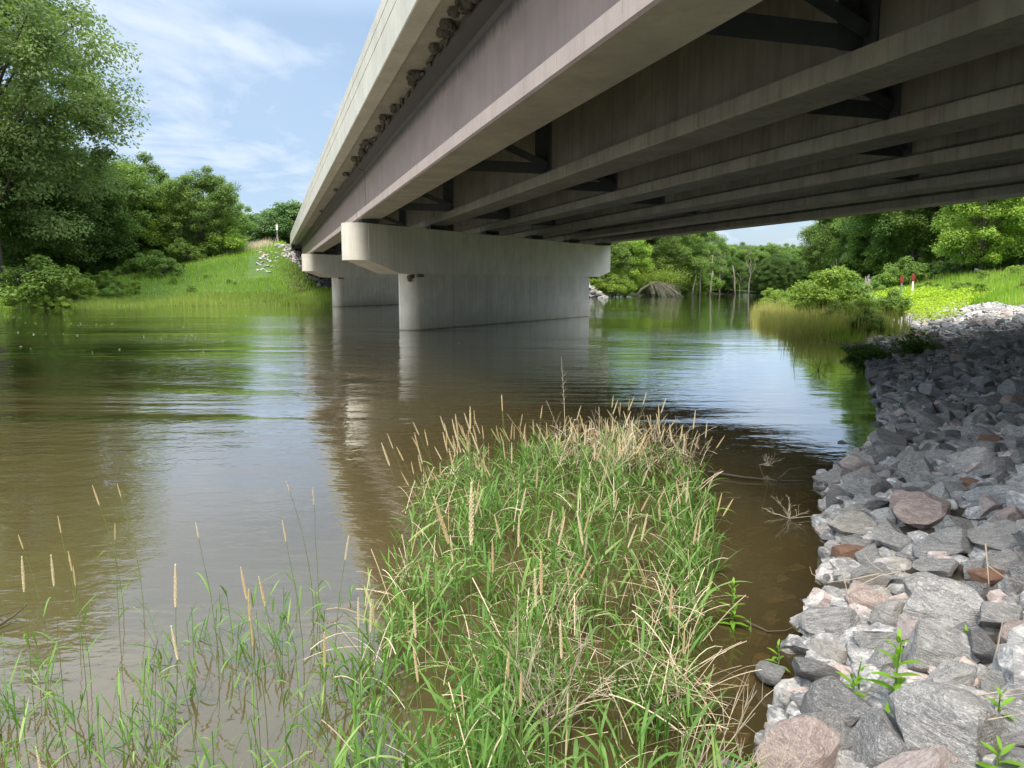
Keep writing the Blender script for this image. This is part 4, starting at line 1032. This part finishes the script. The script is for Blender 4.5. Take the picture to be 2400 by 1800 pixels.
v3 = strips(np.concatenate([q, RNG.uniform(.0, .25, (n, 1))], 1), dv, RNG.uniform(.15, .45, n), RNG.uniform(.002, .006, n), RNG.uniform(.0, .5, n), 5, RNG.random(n), taper=False)[:3]
v, f, t_ = join([v1, v2, v3])
tag(link('dry_straw', mesh('dry_straw', v, f, M['straw'], attrs={'tint': t_})), 'tangle of bleached dry stalks inside and behind the green reed grass', 'dry grass', kind='stuff')
# flowering stalks with seed heads: individuals
def head_mesh(seed, L=.12, r=.0065, mt='seed'):
    rnd = random.Random(seed); b = MB()
    for i in range(76):
        t = i/75; rad = r*(math.sin(math.pi*min(1, t*1.05+.06))**.7)
        an = i*2.4; p = Vector((math.cos(an)*rad*.55, math.sin(an)*rad*.55, t*L)); s = .0065*(1-.35*t)
        dr = Vector((math.cos(an)*.35, math.sin(an)*.35, 1)).normalized(); sd_ = dr.orthogonal().normalized(); s2 = dr.cross(sd_)
        wd = r*.38*rnd.uniform(.7, 1.2)
        b.add([p, p+dr*s*.6+sd_*wd, p+dr*s*.6+s2*wd, p+dr*s*.6-sd_*wd, p+dr*s*.6-s2*wd, p+dr*s*1.7], [(0,2,1),(0,3,2),(0,4,3),(0,1,4),(5,1,2),(5,2,3),(5,3,4),(5,4,1)])
    b.tube([(0, 0, 0), (0, 0, L*.95)], [r*.6, r*.3], 5)
    return b.me('seed_head', M[mt])
heads = [head_mesh(i, [.12, .14, .10, .13][i % 4], [.0046, .0056, .0040, .0050][i % 4], 'pale_seed' if i == 1 else 'seed') for i in range(6)]
stalks = []
for i in range(6):
    rnd = random.Random(i+50); bend = [.02, .10, .04, .16, .0, .07][i]
    pts = [Vector((bend*(t**2), rnd.uniform(-.01, .01)*t, t)) for t in np.linspace(0, 1, 8)]
    b = MB(); b.tube(pts, [.0034-.0016*k/7 for k in range(8)], 5, False); stalks.append((b.me('stalk', M['stem_green']), pts[-1], (pts[-1]-pts[-2]).normalized()))
bl = []
for i in range(4):
    q = np.array([[0, 0, 0.]]); v, f, t_, _ = strips(q, np.array([[.6, 0, .8]]), np.array([.2+.03*i]), np.array([.010]), np.array([.3+.12*i]), 6, np.array([.3+.15*i])); bl.append(mesh('leaf', v, f, M['canary_blade'], attrs={'tint': t_}))
def stalk(x, y, h, label, group=None, lean=(0, 0), rz=None, hs=1., k=None, pale=None):
    i = rr.randrange(6) if k is None else k; sm, top, td = stalks[i]; e = empty('flowering_stalk', (x, y, -.03)); rz = rr.uniform(0, 6.28) if rz is None else rz
    e.rotation_euler = (lean[0], lean[1], rz); tag(e, label, 'seed stalk', group)
    s = link('stalk', sm, e); s.scale = (h, h, h)
    s.scale = (h, h, h)
    hd = link('seed_head', heads[1] if pale else rr.choice(heads), e, top*h*.985); hd.scale = (hs, hs, hs); hd.rotation_euler = td.to_track_quat('Z', 'Y').to_euler()
    for j in range(rr.choice([1, 2])):
        t = rr.uniform(.25, .6); l = link('leaf', rr.choice(bl), e, Vector((top.x*t*t, 0, t))*h); l.rotation_euler = (0, rr.uniform(-.3, .3), rr.uniform(0, 6.28))
    return e
def stalk_px(px, py_top, Yd, label, group=None, **kw):
    """a stalk whose tip is seen at that pixel when standing Yd metres off"""
    c, s = math.cos(PITCH), math.sin(PITCH); u = (px-1200)/1803.; v = (900-py_top)/1803.; d = (u, c+v*s, -s+v*c); k = Yd/d[1]
    kw['hs'] = kw.get('hs', 1)*.92; h = CAM_H+k*d[2]; return stalk(k*d[0], Yd, max(.15, h-.09*kw.get('hs', 1)), label, group, **kw)
for px, py, Yd, lab, kw in [
    (1103, 1160, 2.9, 'tallest pale seed head in the middle of the clump', dict(hs=1.9, pale=1, k=4)),
    (1128, 1170, 3.1, 'long bent golden seed head right of the tallest pale one', dict(hs=1.6, k=3, rz=3.4)),
    (1270, 1300, 2.7, 'upright golden seed head at the centre of the clump', dict(hs=1.35, k=4)),
    (1262, 1345, 2.75, 'cream seed head touching the upright golden one', dict(hs=1.1, pale=1, k=0)),
    (758, 1468, 2.5, 'golden seed head standing alone at the left edge of the clump', dict(hs=1.3, k=4)),
    (365, 1335, 2.8, 'pale seed head leaning left in the sparse grass', dict(hs=1.25, pale=1, lean=(0, -.2), k=1, rz=3)),
    (50, 1315, 3.2, 'pale seed head farthest left over the dark water', dict(hs=1.2, k=4)),
    (122, 1308, 3.3, 'slim pale seed head second from the left edge', dict(hs=1.1, pale=1, k=4)),
    (180, 1318, 3.3, 'thin short seed head third from the left edge', dict(hs=.8, k=0)),
    (190, 1282, 3.5, 'seed head leaning over two pale straws at the left', dict(hs=1.0, k=1, rz=3)),
    (165, 1205, 3.9, 'small leaning seed head upper left over the brown water', dict(hs=.8, k=1, rz=3)),
    (90, 1242, 3.8, 'small seed head bending far left', dict(hs=.8, k=3, rz=3)),
    (262, 1220, 3.9, 'upright short seed head over the brown water at the left', dict(hs=.8, k=0)),
    (270, 1140, 4.3, 'topmost seed head of the sparse left stalks', dict(hs=.9, k=3, rz=3)),
    (318, 1130, 4.3, 'reddish seed head beside the topmost left one', dict(hs=.7, k=3, rz=2.8)),
    (610, 1335, 3.0, 'brown seed head leaning left above the green shoots', dict(hs=1.1, k=1, rz=3)),
    (655, 1348, 3.0, 'golden seed head right of the brown leaning one', dict(hs=1.1, k=1, rz=3.2)),
    (582, 1378, 2.8, 'golden seed head above a shorter one at the left shoots', dict(hs=1.1, k=4)),
    (597, 1445, 2.7, 'short seed head under the golden one at the left shoots', dict(hs=.9, k=0)),
    (448, 1476, 2.6, 'tan seed head low in the left water grass', dict(hs=.95, k=1, rz=3)),
    (700, 1222, 3.6, 'seed head over the pale water reflection', dict(hs=.8, k=1, rz=3)),
    (773, 1255, 3.4, 'greyish seed head leaning right over the reflection', dict(hs=.9, k=1, rz=0, pale=1)),
    (738, 1140, 4.2, 'crossed pair seed head above the reflection', dict(hs=.8, k=0)),
    (724, 1115, 4.3, 'dark small seed head above the crossed one', dict(hs=.7, k=3, rz=3)),
    (495, 1222, 3.6, 'small dark seed head alone over the bright reflection', dict(hs=.6, k=1, rz=3)),
    (838, 1405, 2.8, 'seed head nearest the left side of the clump', dict(hs=.9, k=4)),
    (860, 1410, 2.8, 'cream seed head beside the clump, lower left', dict(hs=1.0, k=0, pale=1)),
    (978, 1420, 2.6, 'seed head low in the left part of the clump', dict(hs=1.0, k=0)),
    (875, 1390, 2.9, 'golden seed head at the left rim of the clump', dict(hs=1.0, k=4)),
    (1405, 1210, 3.4, 'golden seed head leaning left, right of the clump centre', dict(hs=1.2, k=1, rz=3)),
    (1465, 1205, 3.4, 'seed head leaning right opposite its golden neighbour', dict(hs=1.0, k=1, rz=0)),
    (1570, 1370, 2.9, 'seed head at the lower right of the clump', dict(hs=1.1, k=0)),
    (1632, 1125, 3.9, 'double golden seed head near the right rim', dict(hs=1.1, k=1, rz=3)),
    (1610, 1120, 3.9, 'cream seed head left of the double golden one', dict(hs=1.0, k=0, pale=1)),
    (1220, 1570, 2.2, 'golden seed head low at the bottom centre', dict(hs=.95, k=4)),
    (1195, 1510, 2.35, 'small golden seed head above the bottom centre one', dict(hs=.8, k=0)),
    (1320, 1465, 2.4, 'buff seed head among the dry twigs', dict(hs=1.0, k=0, pale=1)),
    (1020, 1530, 2.3, 'seed head hanging in the bottom left of the clump', dict(hs=.9, k=1)),
    (130, 1755, 2.05, 'cream seed head at the bottom left corner', dict(hs=.7, k=1, pale=1, rz=3)),
    (1595, 1465, 2.6, 'golden seed head by the dark stems at the lower right rim', dict(hs=.8, k=0))]:
    stalk_px(px, py, Yd, lab, **kw)
bg_ = [(.0, 7.3), (1.3, 8.0), (1.8, 7.2), (1.6, 5.9), (.0, 6.0)]
def crowd(pts, where, h0, h1, lx, ly, hs0, hs1, rz=None, kk=None, xm=0.):
    for x, y in pts:
        a_, b_ = lx(), ly(); h = rr.uniform(h0, h1); hs = rr.uniform(hs0, hs1); pale = rr.random() < .22
        part = 'left' if x < xm-.3 else 'right' if x > xm+.3 else 'middle'
        pose = 'leaning left' if b_ < -.14 else 'leaning right' if b_ > .14 else 'upright'
        lab = f"{'pale' if pale else 'golden'} {'long' if hs > 1.0 else 'short'} seed head {pose}, {part} part of {where}"
        stalk(x, y, h, lab, lab, lean=(a_, b_), hs=hs, rz=0 if rz is None else rz, k=None if kk is None else rr.choice(kk), pale=pale)
crowd(stems_at(100, bg_, (0, 2), (5.8, 8.1)), 'the back crowd', .42, .78, lambda: rr.gauss(0, .24), lambda: rr.gauss(-.12, .34), .75, 1.25, xm=.95)
lf_ = [(-.75, 5.), (-.7, 6.2), (0., 7.2), (.1, 5.6)]
crowd(stems_at(46, lf_, (-.9, .2), (4.9, 7.3)), 'the group over the water', .5, .8, lambda: rr.uniform(-.1, .1), lambda: -rr.uniform(.1, .6), .8, 1.25, kk=[0, 2, 5], xm=-.35)
md_ = [(-.5, 3.6), (-.5, 5.), (1.4, 5.8), (1.1, 4.2), (.6, 3.2)]
crowd(stems_at(34, md_, (-.6, 1.5), (3.2, 5.8)), 'the middle of the clump', .42, .66, lambda: rr.gauss(0, .12), lambda: rr.gauss(0, .16), .8, 1.25, xm=.3)

# meadow and reeds on the banks
def blades(n, f, hr, wr, lean=.35, seg=2, tint=(0, 1)):
    q = []; c = 0
    while c < n:
        x, y = f(2*n); q.append(np.stack([x, y], 1)); c += len(x)
    q = np.concatenate(q)[:n]; z = np.maximum(ground_z(q[:, 0], q[:, 1]), -.1)
    an = RNG.uniform(0, 6.28, n); ln = RNG.random(n)*lean; d = np.stack([np.cos(an)*ln, np.sin(an)*ln, np.ones(n)], 1)
    pt = .5+.5*wob(q[:, 0], q[:, 1], 1.6)*.9
    tt = np.clip(tint[0]+(tint[1]-tint[0])*(pt*.6+RNG.random(n)*.4), 0, 1)
    hmod = .7+.5*np.clip(.5+wob(q[:, 0]+50, q[:, 1], 1.), 0, 1)
    v, f_, t_, _ = strips(np.concatenate([q, z[:, None]-.03], 1), d, RNG.uniform(*hr, n)*hmod, RNG.uniform(*wr, n), RNG.uniform(0, .3, n), seg, tt)
    return v, f_, t_
def region(xr, yr, cond):
    def f(n):
        x = RNG.uniform(*xr, n); y = RNG.uniform(*yr, n); m_ = cond(x, y); return x[m_], y[m_]
    return f
def c_far(x, y):
    df = -seg_sd(x, y, FAR); a = x*DA[0]+y*DA[1]; l = x*DL[0]+y*DL[1]; e = (l-(L_ABF-1)-SK*(a-3.2))*.752
    rub = ((a > 1.6+np.clip(-e-3, 0, 20)*.62+.9*wob(x, y, .6)) & (e > -15)) | ((np.abs(a+1.2) < 1.1) & (e < -2) & (e > -10))
    return (df > -.3) & ~rub & (x/y > -.75) & (a < 22)
v, f, t_ = blades(75000, region((-62, -8), (60, 112), c_far), (.25, .55), (.03, .06), seg=2)
tag(link('bank_grass', mesh('bank_grass', v, f, M['meadow_blade'], attrs={'tint': t_})), 'bright green meadow grass covering the far bank slope beside the bridge', 'grass', kind='stuff')
def c_edge(x, y): 
    df = -seg_sd(x, y, FAR); return (df > -.7) & (df < 4.) & (x/y > -.62) & (x < -14)
v, f, t_ = blades(16000, region((-46, -12), (60, 82), c_edge), (.4, .85), (.02, .04), seg=2)
tag(link('shore_reeds', mesh('shore_reeds', v, f, M['shore_blade'], attrs={'tint': t_})), 'yellowish reeds along the far shoreline left of the piers', 'reeds', kind='stuff')
def c_top(x, y): a = x*DA[0]+y*DA[1]; return (a > -4.5) & (a < .6)
def reg_top(n):
    a = RNG.normal(-2.6, 1.2, n); l = RNG.normal(98, 1.6, n); return a*DA[0]+l*DL[0], a*DA[1]+l*DL[1]
v, f, t_ = blades(3500, reg_top, (.7, 1.4), (.02, .035), seg=2, tint=(.3, 1.3))
tag(link('hilltop_grass', mesh('hilltop_grass', v, f, M['straw'], attrs={'tint': t_})), 'tan dry grass on top of the far embankment at the bridge end', 'dry grass', kind='stuff')
def c_right(x, y):
    dn = seg_sd(x, y, NEAR); return (dn > .2) & ~riprap_mask(x, y) & (x/y < .74) & (x/y > .2)
v, f, t_ = blades(70000, region((9, 62), (24, 84), c_right), (.3, .62), (.02, .045), seg=2)
tag(link('right_meadow', mesh('right_meadow', v, f, M['meadow_blade'], attrs={'tint': t_})), 'light green meadow grass on top of the right bank', 'grass', kind='stuff')
v, f, t_ = blades(6500, region((11, 62), (27, 84), c_right), (.45, .95), (.012, .026), seg=2, lean=.5)
v2, f2, t2 = blades(6500, region((-60, -12), (61, 104), c_far), (.4, .8), (.02, .035), seg=2, lean=.5)
v, f, t_ = join([(v, f, t_), (v2, f2, t2)])
tag(link('meadow_stalks', mesh('meadow_stalks', v, f, M['reed_blade'], attrs={'tint': t_})), 'taller yellowish stalks scattered through the meadow grass on both banks', 'grass', kind='stuff')
def c_reed(x, y):
    dn = seg_sd(x, y, NEAR); return (dn > -.8) & (dn < 1.6+.05*y)
v, f, t_ = blades(9500, region((8.5, 17), (25.5, 46), c_reed), (.5, 1.15), (.014, .026), lean=.25, seg=3, tint=(.2, 1.1))
v2, f2, t2 = blades(3500, region((8.5, 15), (23.5, 36), c_reed), (.2, .6), (.012, .022), lean=.4, seg=3)
v, f, t_ = join([(v, f, t_), (v2, f2, t2)])
tag(link('reed_bed', mesh('reed_bed', v, f, M['reed_blade'], attrs={'tint': t_})), 'tan green reed bed standing in the shallow water off the right bank', 'reeds', kind='stuff')
# yellow green ground cover running over the riprap
rng = np.random.default_rng(5); n = 16000
a = rng.uniform(27, 47, n); tpos = rng.uniform(0, 1, n); 
def patchpts(n):
    x = rng.uniform(13, 34, n); y = rng.uniform(26, 62, n); d_ = seg_sd(x, y, TOE); px_ = x/y
    m_ = (d_ > 1.5) & (d_ < 6.5) & (px_ > .44) & (px_+.06*wob(x, y, .7)-(d_-3)*.012 < .555) & (wob(x, y, .9) > -.5)
    return np.stack([x[m_], y[m_]], 1)
q = np.concatenate([patchpts(60000) for _ in range(2)])[:16000]
C = np.concatenate([q, (ground_z(q[:, 0], q[:, 1])+rng.uniform(.05, .5, len(q)))[:, None]], 1)
V, F, tt = leaf_cards(rng, C, .075*rng.uniform(.6, 1.2, len(C)), rng.random(len(C)), up=1.)
tag(link('ground_cover', mesh('ground_cover', V, F, M['yellow_cover'], attrs={'tint': tt})), 'bright yellow green leafy ground cover spreading over the pale riprap', 'ground cover', kind='stuff')

# foam flecks drifting on the current
rng = np.random.default_rng(44); n = 330; yy = rng.uniform(21, 56, n); xx = (rng.uniform(10, 1150, n)-1200)/1803*yy; ln_ = np.sin(xx*.35+yy*1.1)+rng.normal(0, .4, n) > .55; xx, yy = xx[ln_], yy[ln_]; n = len(xx)
sz = rng.uniform(.006, .02, n); an = rng.uniform(0, .6, n); ox = np.stack([np.cos(an), np.sin(an), 0*an], 1)*(sz*rng.uniform(1, 3, n))[:, None]; oy = np.stack([-np.sin(an), np.cos(an), 0*an], 1)*sz[:, None]; c = np.stack([xx, yy, np.full(n, .006)], 1)
V = np.stack([c-ox, c-oy, c+ox, c+oy, c+np.array([0, 0, .005])], 1).reshape(-1, 3); F = np.concatenate([np.array([[5*i, 5*i+1, 5*i+4], [5*i+1, 5*i+2, 5*i+4], [5*i+2, 5*i+3, 5*i+4], [5*i+3, 5*i, 5*i+4]]) for i in range(n)])
tag(link('foam', mesh('foam', V, F, M['foam'])), 'scattered white foam flecks drifting on the river left of the piers', 'foam', kind='stuff')
# ------------------------------------------------------------------ leafy weeds between the rocks
def weed(x, y, z, H, n, ls, label, lean=(0, 0), top=True, cat='weed'):
    e = empty('leafy_weed', (x, y, z)); e.rotation_euler = (lean[0], lean[1], rr.uniform(0, 6.28)); tag(e, label, cat)
    b = MB(); b.tube([(0, 0, -.06), (.01, 0, H*.5), (0, .01, H)], [.005, .004, .002], 6, False); b.build('stem', M['stem_green'], e, True)
    P, Dv, Ln, Wd, Dr = [], [], [], [], []
    for i in range(n):
        t = .12+.88*i/max(1, n-1); an = (i//2)*1.571+(i % 2)*3.1416+rr.uniform(-.25, .25); el = .15+.9*t**2
        P.append((0, 0, H*t)); Dv.append((math.cos(an)*math.cos(el), math.sin(an)*math.cos(el), math.sin(el))); L = ls*(1.1-.55*t**3)*rr.uniform(.85, 1.1); Ln.append(L); Wd.append(L*.30); Dr.append(rr.uniform(.15, .45)*(1-.6*t))
    P = np.array(P); Dv = np.array(Dv); seg = 8
    for i in range(n):
        t = np.linspace(0, 1, seg+1); C = P[i]+Dv[i]*Ln[i]*t[:, None]; C[:, 2] -= Dr[i]*Ln[i]*t**2
        sd2 = np.array([-Dv[i][1], Dv[i][0], 0]); sd2 /= np.linalg.norm(sd2); wv = Wd[i]*.5*np.sin(np.pi*np.clip(t, .03, 1)**.75)**.9
        up = np.array([0, 0, 1.])
        V = np.stack([C-sd2*wv[:, None]+up*wv[:, None]*.35, C, C+sd2*wv[:, None]+up*wv[:, None]*.35], 1).reshape(-1, 3)
        F = np.array([[3*k, 3*k+1, 3*k+4, 3*k+3] for k in range(seg)]+[[3*k+1, 3*k+2, 3*k+5, 3*k+4] for k in range(seg)])
        link('leaf', mesh('leaf', V, F, M['weed_leaf'], True, attrs={'tint': np.full(len(V), .25+.75*i/n*rr.uniform(.7, 1.1))}), e)
def weed_px(px, py, H, n, ls, label, lift=.12, **kw):
    x, y, z = hit(px, py, lift); weed(x, y, z-lift*.6, H, n, ls, label, **kw)
weed_px(2098, 1625, .30, 18, .11, 'tall bright green weed with broad pointed leaves in front of the biggest boulder')
weed_px(1997, 1590, .07, 7, .09, 'low spreading weed at the water left of the tall weed')
weed_px(2018, 1572, .12, 7, .045, 'small upright weed between the low spreading weed and the tall weed')
weed_px(1822, 1535, .12, 8, .065, 'lone little weed on the small dark rock in the water')
weed_px(2265, 1470, .05, 6, .075, 'small rosette weed in a dark gap below the blue grey slab')
weed_px(2345, 1680, .16, 10, .075, 'light green weed near the right edge behind the pale straw')
weed_px(2345, 1775, .10, 9, .095, 'five leaved weed at the lower right over the grey rocks')
weed_px(1715, 1490, .30, 22, .085, 'leafy weed growing in the water at the right rim of the reed grass', lift=.0)
weed_px(1755, 1500, .12, 6, .04, 'tiny weed in the water beside the taller rim weed', lift=.0)
weed(-1.42, 2.15, 0, .34, 16, .19, 'bright feathery shoot cluster at the lower left corner', cat='grass shoot')
# ------------------------------------------------------------------ dry twigs
def twig_obj(name, label, paths, mt='twig', group=None, cat='twig'):
    b = MB()
    for pts, r in paths: b.tube(pts, [r*(1-.7*i/(len(pts)-1)) for i in range(len(pts))], 5, False)
    return tag(b.build(name, M[mt], None, True), label, cat, group)
rnd = random.Random(21)
def bushy(x, y, z, n, L, spread, r0, dirx=1., el=(.3, 1.1), sub=5):
    P = []
    for i in range(n):
        an = rnd.uniform(-spread, spread); e_ = rnd.uniform(*el); l_ = L*rnd.uniform(.6, 1); dv = Vector((math.cos(an)*math.cos(e_)*dirx, math.sin(an)*math.cos(e_), math.sin(e_)))
        pts = [Vector((x, y, z))+dv*l_*t+Vector((rnd.uniform(-.01, .01), rnd.uniform(-.01, .01), -.1*l_*t*t)) for t in np.linspace(0, 1, 6)]; P.append((pts, r0))
        for j in range(sub):
            k_ = rnd.randint(1, 4); s = pts[k_]; dv2 = (dv+Vector((rnd.uniform(-.8, .8), rnd.uniform(-.8, .8), rnd.uniform(-.4, .7)))).normalized(); l2 = l_*rnd.uniform(.18, .42)
            q = [s, s+dv2*l2*.5+Vector((0, 0, rnd.uniform(-.01, .02))), s+dv2*l2]; P.append((q, r0*.6))
            for m_ in range(2):
                dv3 = (dv2+Vector((rnd.uniform(-.9, .9), rnd.uniform(-.9, .9), rnd.uniform(-.3, .9)))).normalized(); P.append(([q[1].lerp(q[2], rnd.random()), q[2]+dv3*l2*.4], r0*.4))
    return P
twig_obj('dead_plant', 'large pale bare dead plant with forking twigs at the bottom right of the grass', bushy(.33, 2.15, 0., 13, .62, .75, .0042, el=(.35, 1.05), sub=6))
twig_obj('dead_plant', 'pale spreading dead plant leaning over the water by the lower right rim of the grass', bushy(.50, 2.45, 0., 15, .60, .8, .0040, el=(.15, .9), sub=7))
twig_obj('dead_plant', 'pale dead twigs tangled inside the lower clump of reed grass', bushy(.15, 2.9, .1, 12, .5, 3.1, .003, el=(.5, 1.4), sub=5))
def wline(pts, r): return ([Vector(p) for p in pts], r)
def wpx(px, py, z=.0):
    c, s = math.cos(PITCH), math.sin(PITCH); u = (px-1200)/1803.; v = (900-py)/1803.; d = (u, c+v*s, -s+v*c); k = (z-CAM_H)/d[2]; return (k*d[0], k*d[1], z)
twig_obj('floating_branch', 'long dark branch lying in the water right of the grass, reaching the shore', [wline([wpx(1660, 1105, .03), wpx(1740, 1118, .03), wpx(1820, 1126, .02), wpx(1885, 1127, .01)], .014), wline([wpx(1822, 1125, .03), wpx(1850, 1100, .09), wpx(1880, 1095, .08), wpx(1925, 1098, .02)], .010)], 'dark_twig', cat='branch')
twig_obj('dead_weed', 'curled dry weed standing in the water above the floating branch', [wline([wpx(1780, 1090, .0), wpx(1800, 1085, .12), wpx(1790, 1090, .22), wpx(1812, 1092, .24)], .005)]+bushy(*wpx(1800, 1092, .05), 5, .2, 3.1, .003, sub=4), 'twig')
twig_obj('dead_weed', 'dry twiggy weed in the water left of the little standing stone', bushy(*wpx(1850, 1215, .0), 6, .22, 3.1, .003, sub=4)+[wline([wpx(1850, 1215, .02), wpx(1900, 1210, .02), wpx(1945, 1210, .05)], .004)], 'twig')
twig_obj('floating_branch', 'thin dark branch in the water above the little weed', [wline([wpx(1745, 1455, .02), wpx(1800, 1480, .01), wpx(1840, 1478, .02), wpx(1875, 1462, .03)], .006), wline([wpx(1875, 1402, .10), wpx(1893, 1430, .02)], .005), wline([wpx(1800, 1482, -.01), wpx(1760, 1540, -.03), wpx(1730, 1600, -.05)], .006)], 'dark_twig', cat='branch')
def rockpt(px, py, lift): x, y, z = hit(px, py, lift); return (x, y, z)
twig_obj('dry_vine', 'dry straw coloured vine sprawled over the rocks toward the water', [
    wline([rockpt(2110, 1340, .16), rockpt(2060, 1350, .17), rockpt(1990, 1385, .16), rockpt(1950, 1392, .14), rockpt(1937, 1390, .12)], .0035),
    wline([rockpt(2060, 1345, .17), rockpt(1985, 1360, .17), rockpt(1940, 1365, .12), rockpt(1903, 1345, .1), rockpt(1898, 1328, .14)], .0035),
    wline([rockpt(2090, 1370, .17), rockpt(2050, 1400, .16), rockpt(2020, 1415, .15)], .003),
    wline([rockpt(2070, 1340, .17), rockpt(2040, 1320, .18), rockpt(2020, 1290, .18), rockpt(2010, 1285, .2)], .003),
    wline([rockpt(1975, 1340, .18), rockpt(1985, 1385, .17), rockpt(1995, 1440, .15)], .003),
    wline([rockpt(2090, 1290, .18), rockpt(2110, 1330, .18), rockpt(2130, 1350, .17)], .004)], 'twig', cat='vine')
twig_obj('bare_stalk', 'upright bare brown stalk between the rocks at the right', [wline([rockpt(2326, 1610, .02), tuple(Vector(rockpt(2326, 1610, .02))+Vector((.005, 0, .15))), tuple(Vector(rockpt(2326, 1610, .02))+Vector((.02, 0, .30)))], .0055)], 'twig', cat='stalk')
twig_obj('dry_stalk', 'pale straw lying on the rocks left of the five leaved weed', [wline([rockpt(2290, 1630, .16), rockpt(2340, 1622, .18), rockpt(2400, 1612, .18)], .004), wline([rockpt(2305, 1640, .16), rockpt(2400, 1625, .17)], .003), wline([rockpt(2300, 1690, .18), rockpt(2400, 1672, .2)], .003)], 'twig', cat='straw')
twig_obj('dry_stalk', 'rusty dry stem drooping over the rust red rock', [wline([rockpt(2310, 1275, .22), rockpt(2313, 1310, .22), rockpt(2318, 1370, .2)], .006), wline([rockpt(2315, 1325, .22), rockpt(2350, 1350, .2), rockpt(2400, 1368, .2)], .003)], 'twig', cat='stalk')
twig_obj('driftwood_stick', 'dark stick floating at the left edge of the photo', [wline([wpx(-10, 1470, .02), wpx(30, 1445, .04), wpx(62, 1418, .06)], .010), wline([wpx(-10, 1445, .03), wpx(40, 1432, .03)], .006)], 'dark_twig', cat='stick')
twig_obj('tall_dry_spike', 'tall thin dry spike standing up behind the clump', [wline([wpx(1325, 1020, .0), tuple(Vector(wpx(1325, 1020))+Vector((-.02, 0, .45))), tuple(Vector(wpx(1325, 1020))+Vector((-.06, 0, 1.0)))], .006)]+[([tuple(Vector(wpx(1325, 1020))+Vector((-.03, 0, .4+.05*i))), tuple(Vector(wpx(1325, 1020))+Vector((-.03+(.045 if i % 2 else -.045), 0, .46+.05*i)))], .003) for i in range(9)], 'twig', cat='stalk')
for px, py in ((1918, 850), (1860, 838)):
    q = wpx(px, py+18, 0); twig_obj('water_sprout', 'little dark grassy sprout alone in the bright water' if px > 1900 else 'single thin stalk in the bright water left of the little sprout', [([q, tuple(Vector(q)+Vector((dx, 0, h_*.6))), tuple(Vector(q)+Vector((dx*2.4, 0, h_)))], .006) for dx, h_ in ([(-.08, .32), (.05, .36), (.13, .2), (-.13, .18), (.02, .26)] if px > 1900 else [(.03, .42)])], 'dark_twig', cat='sprout')
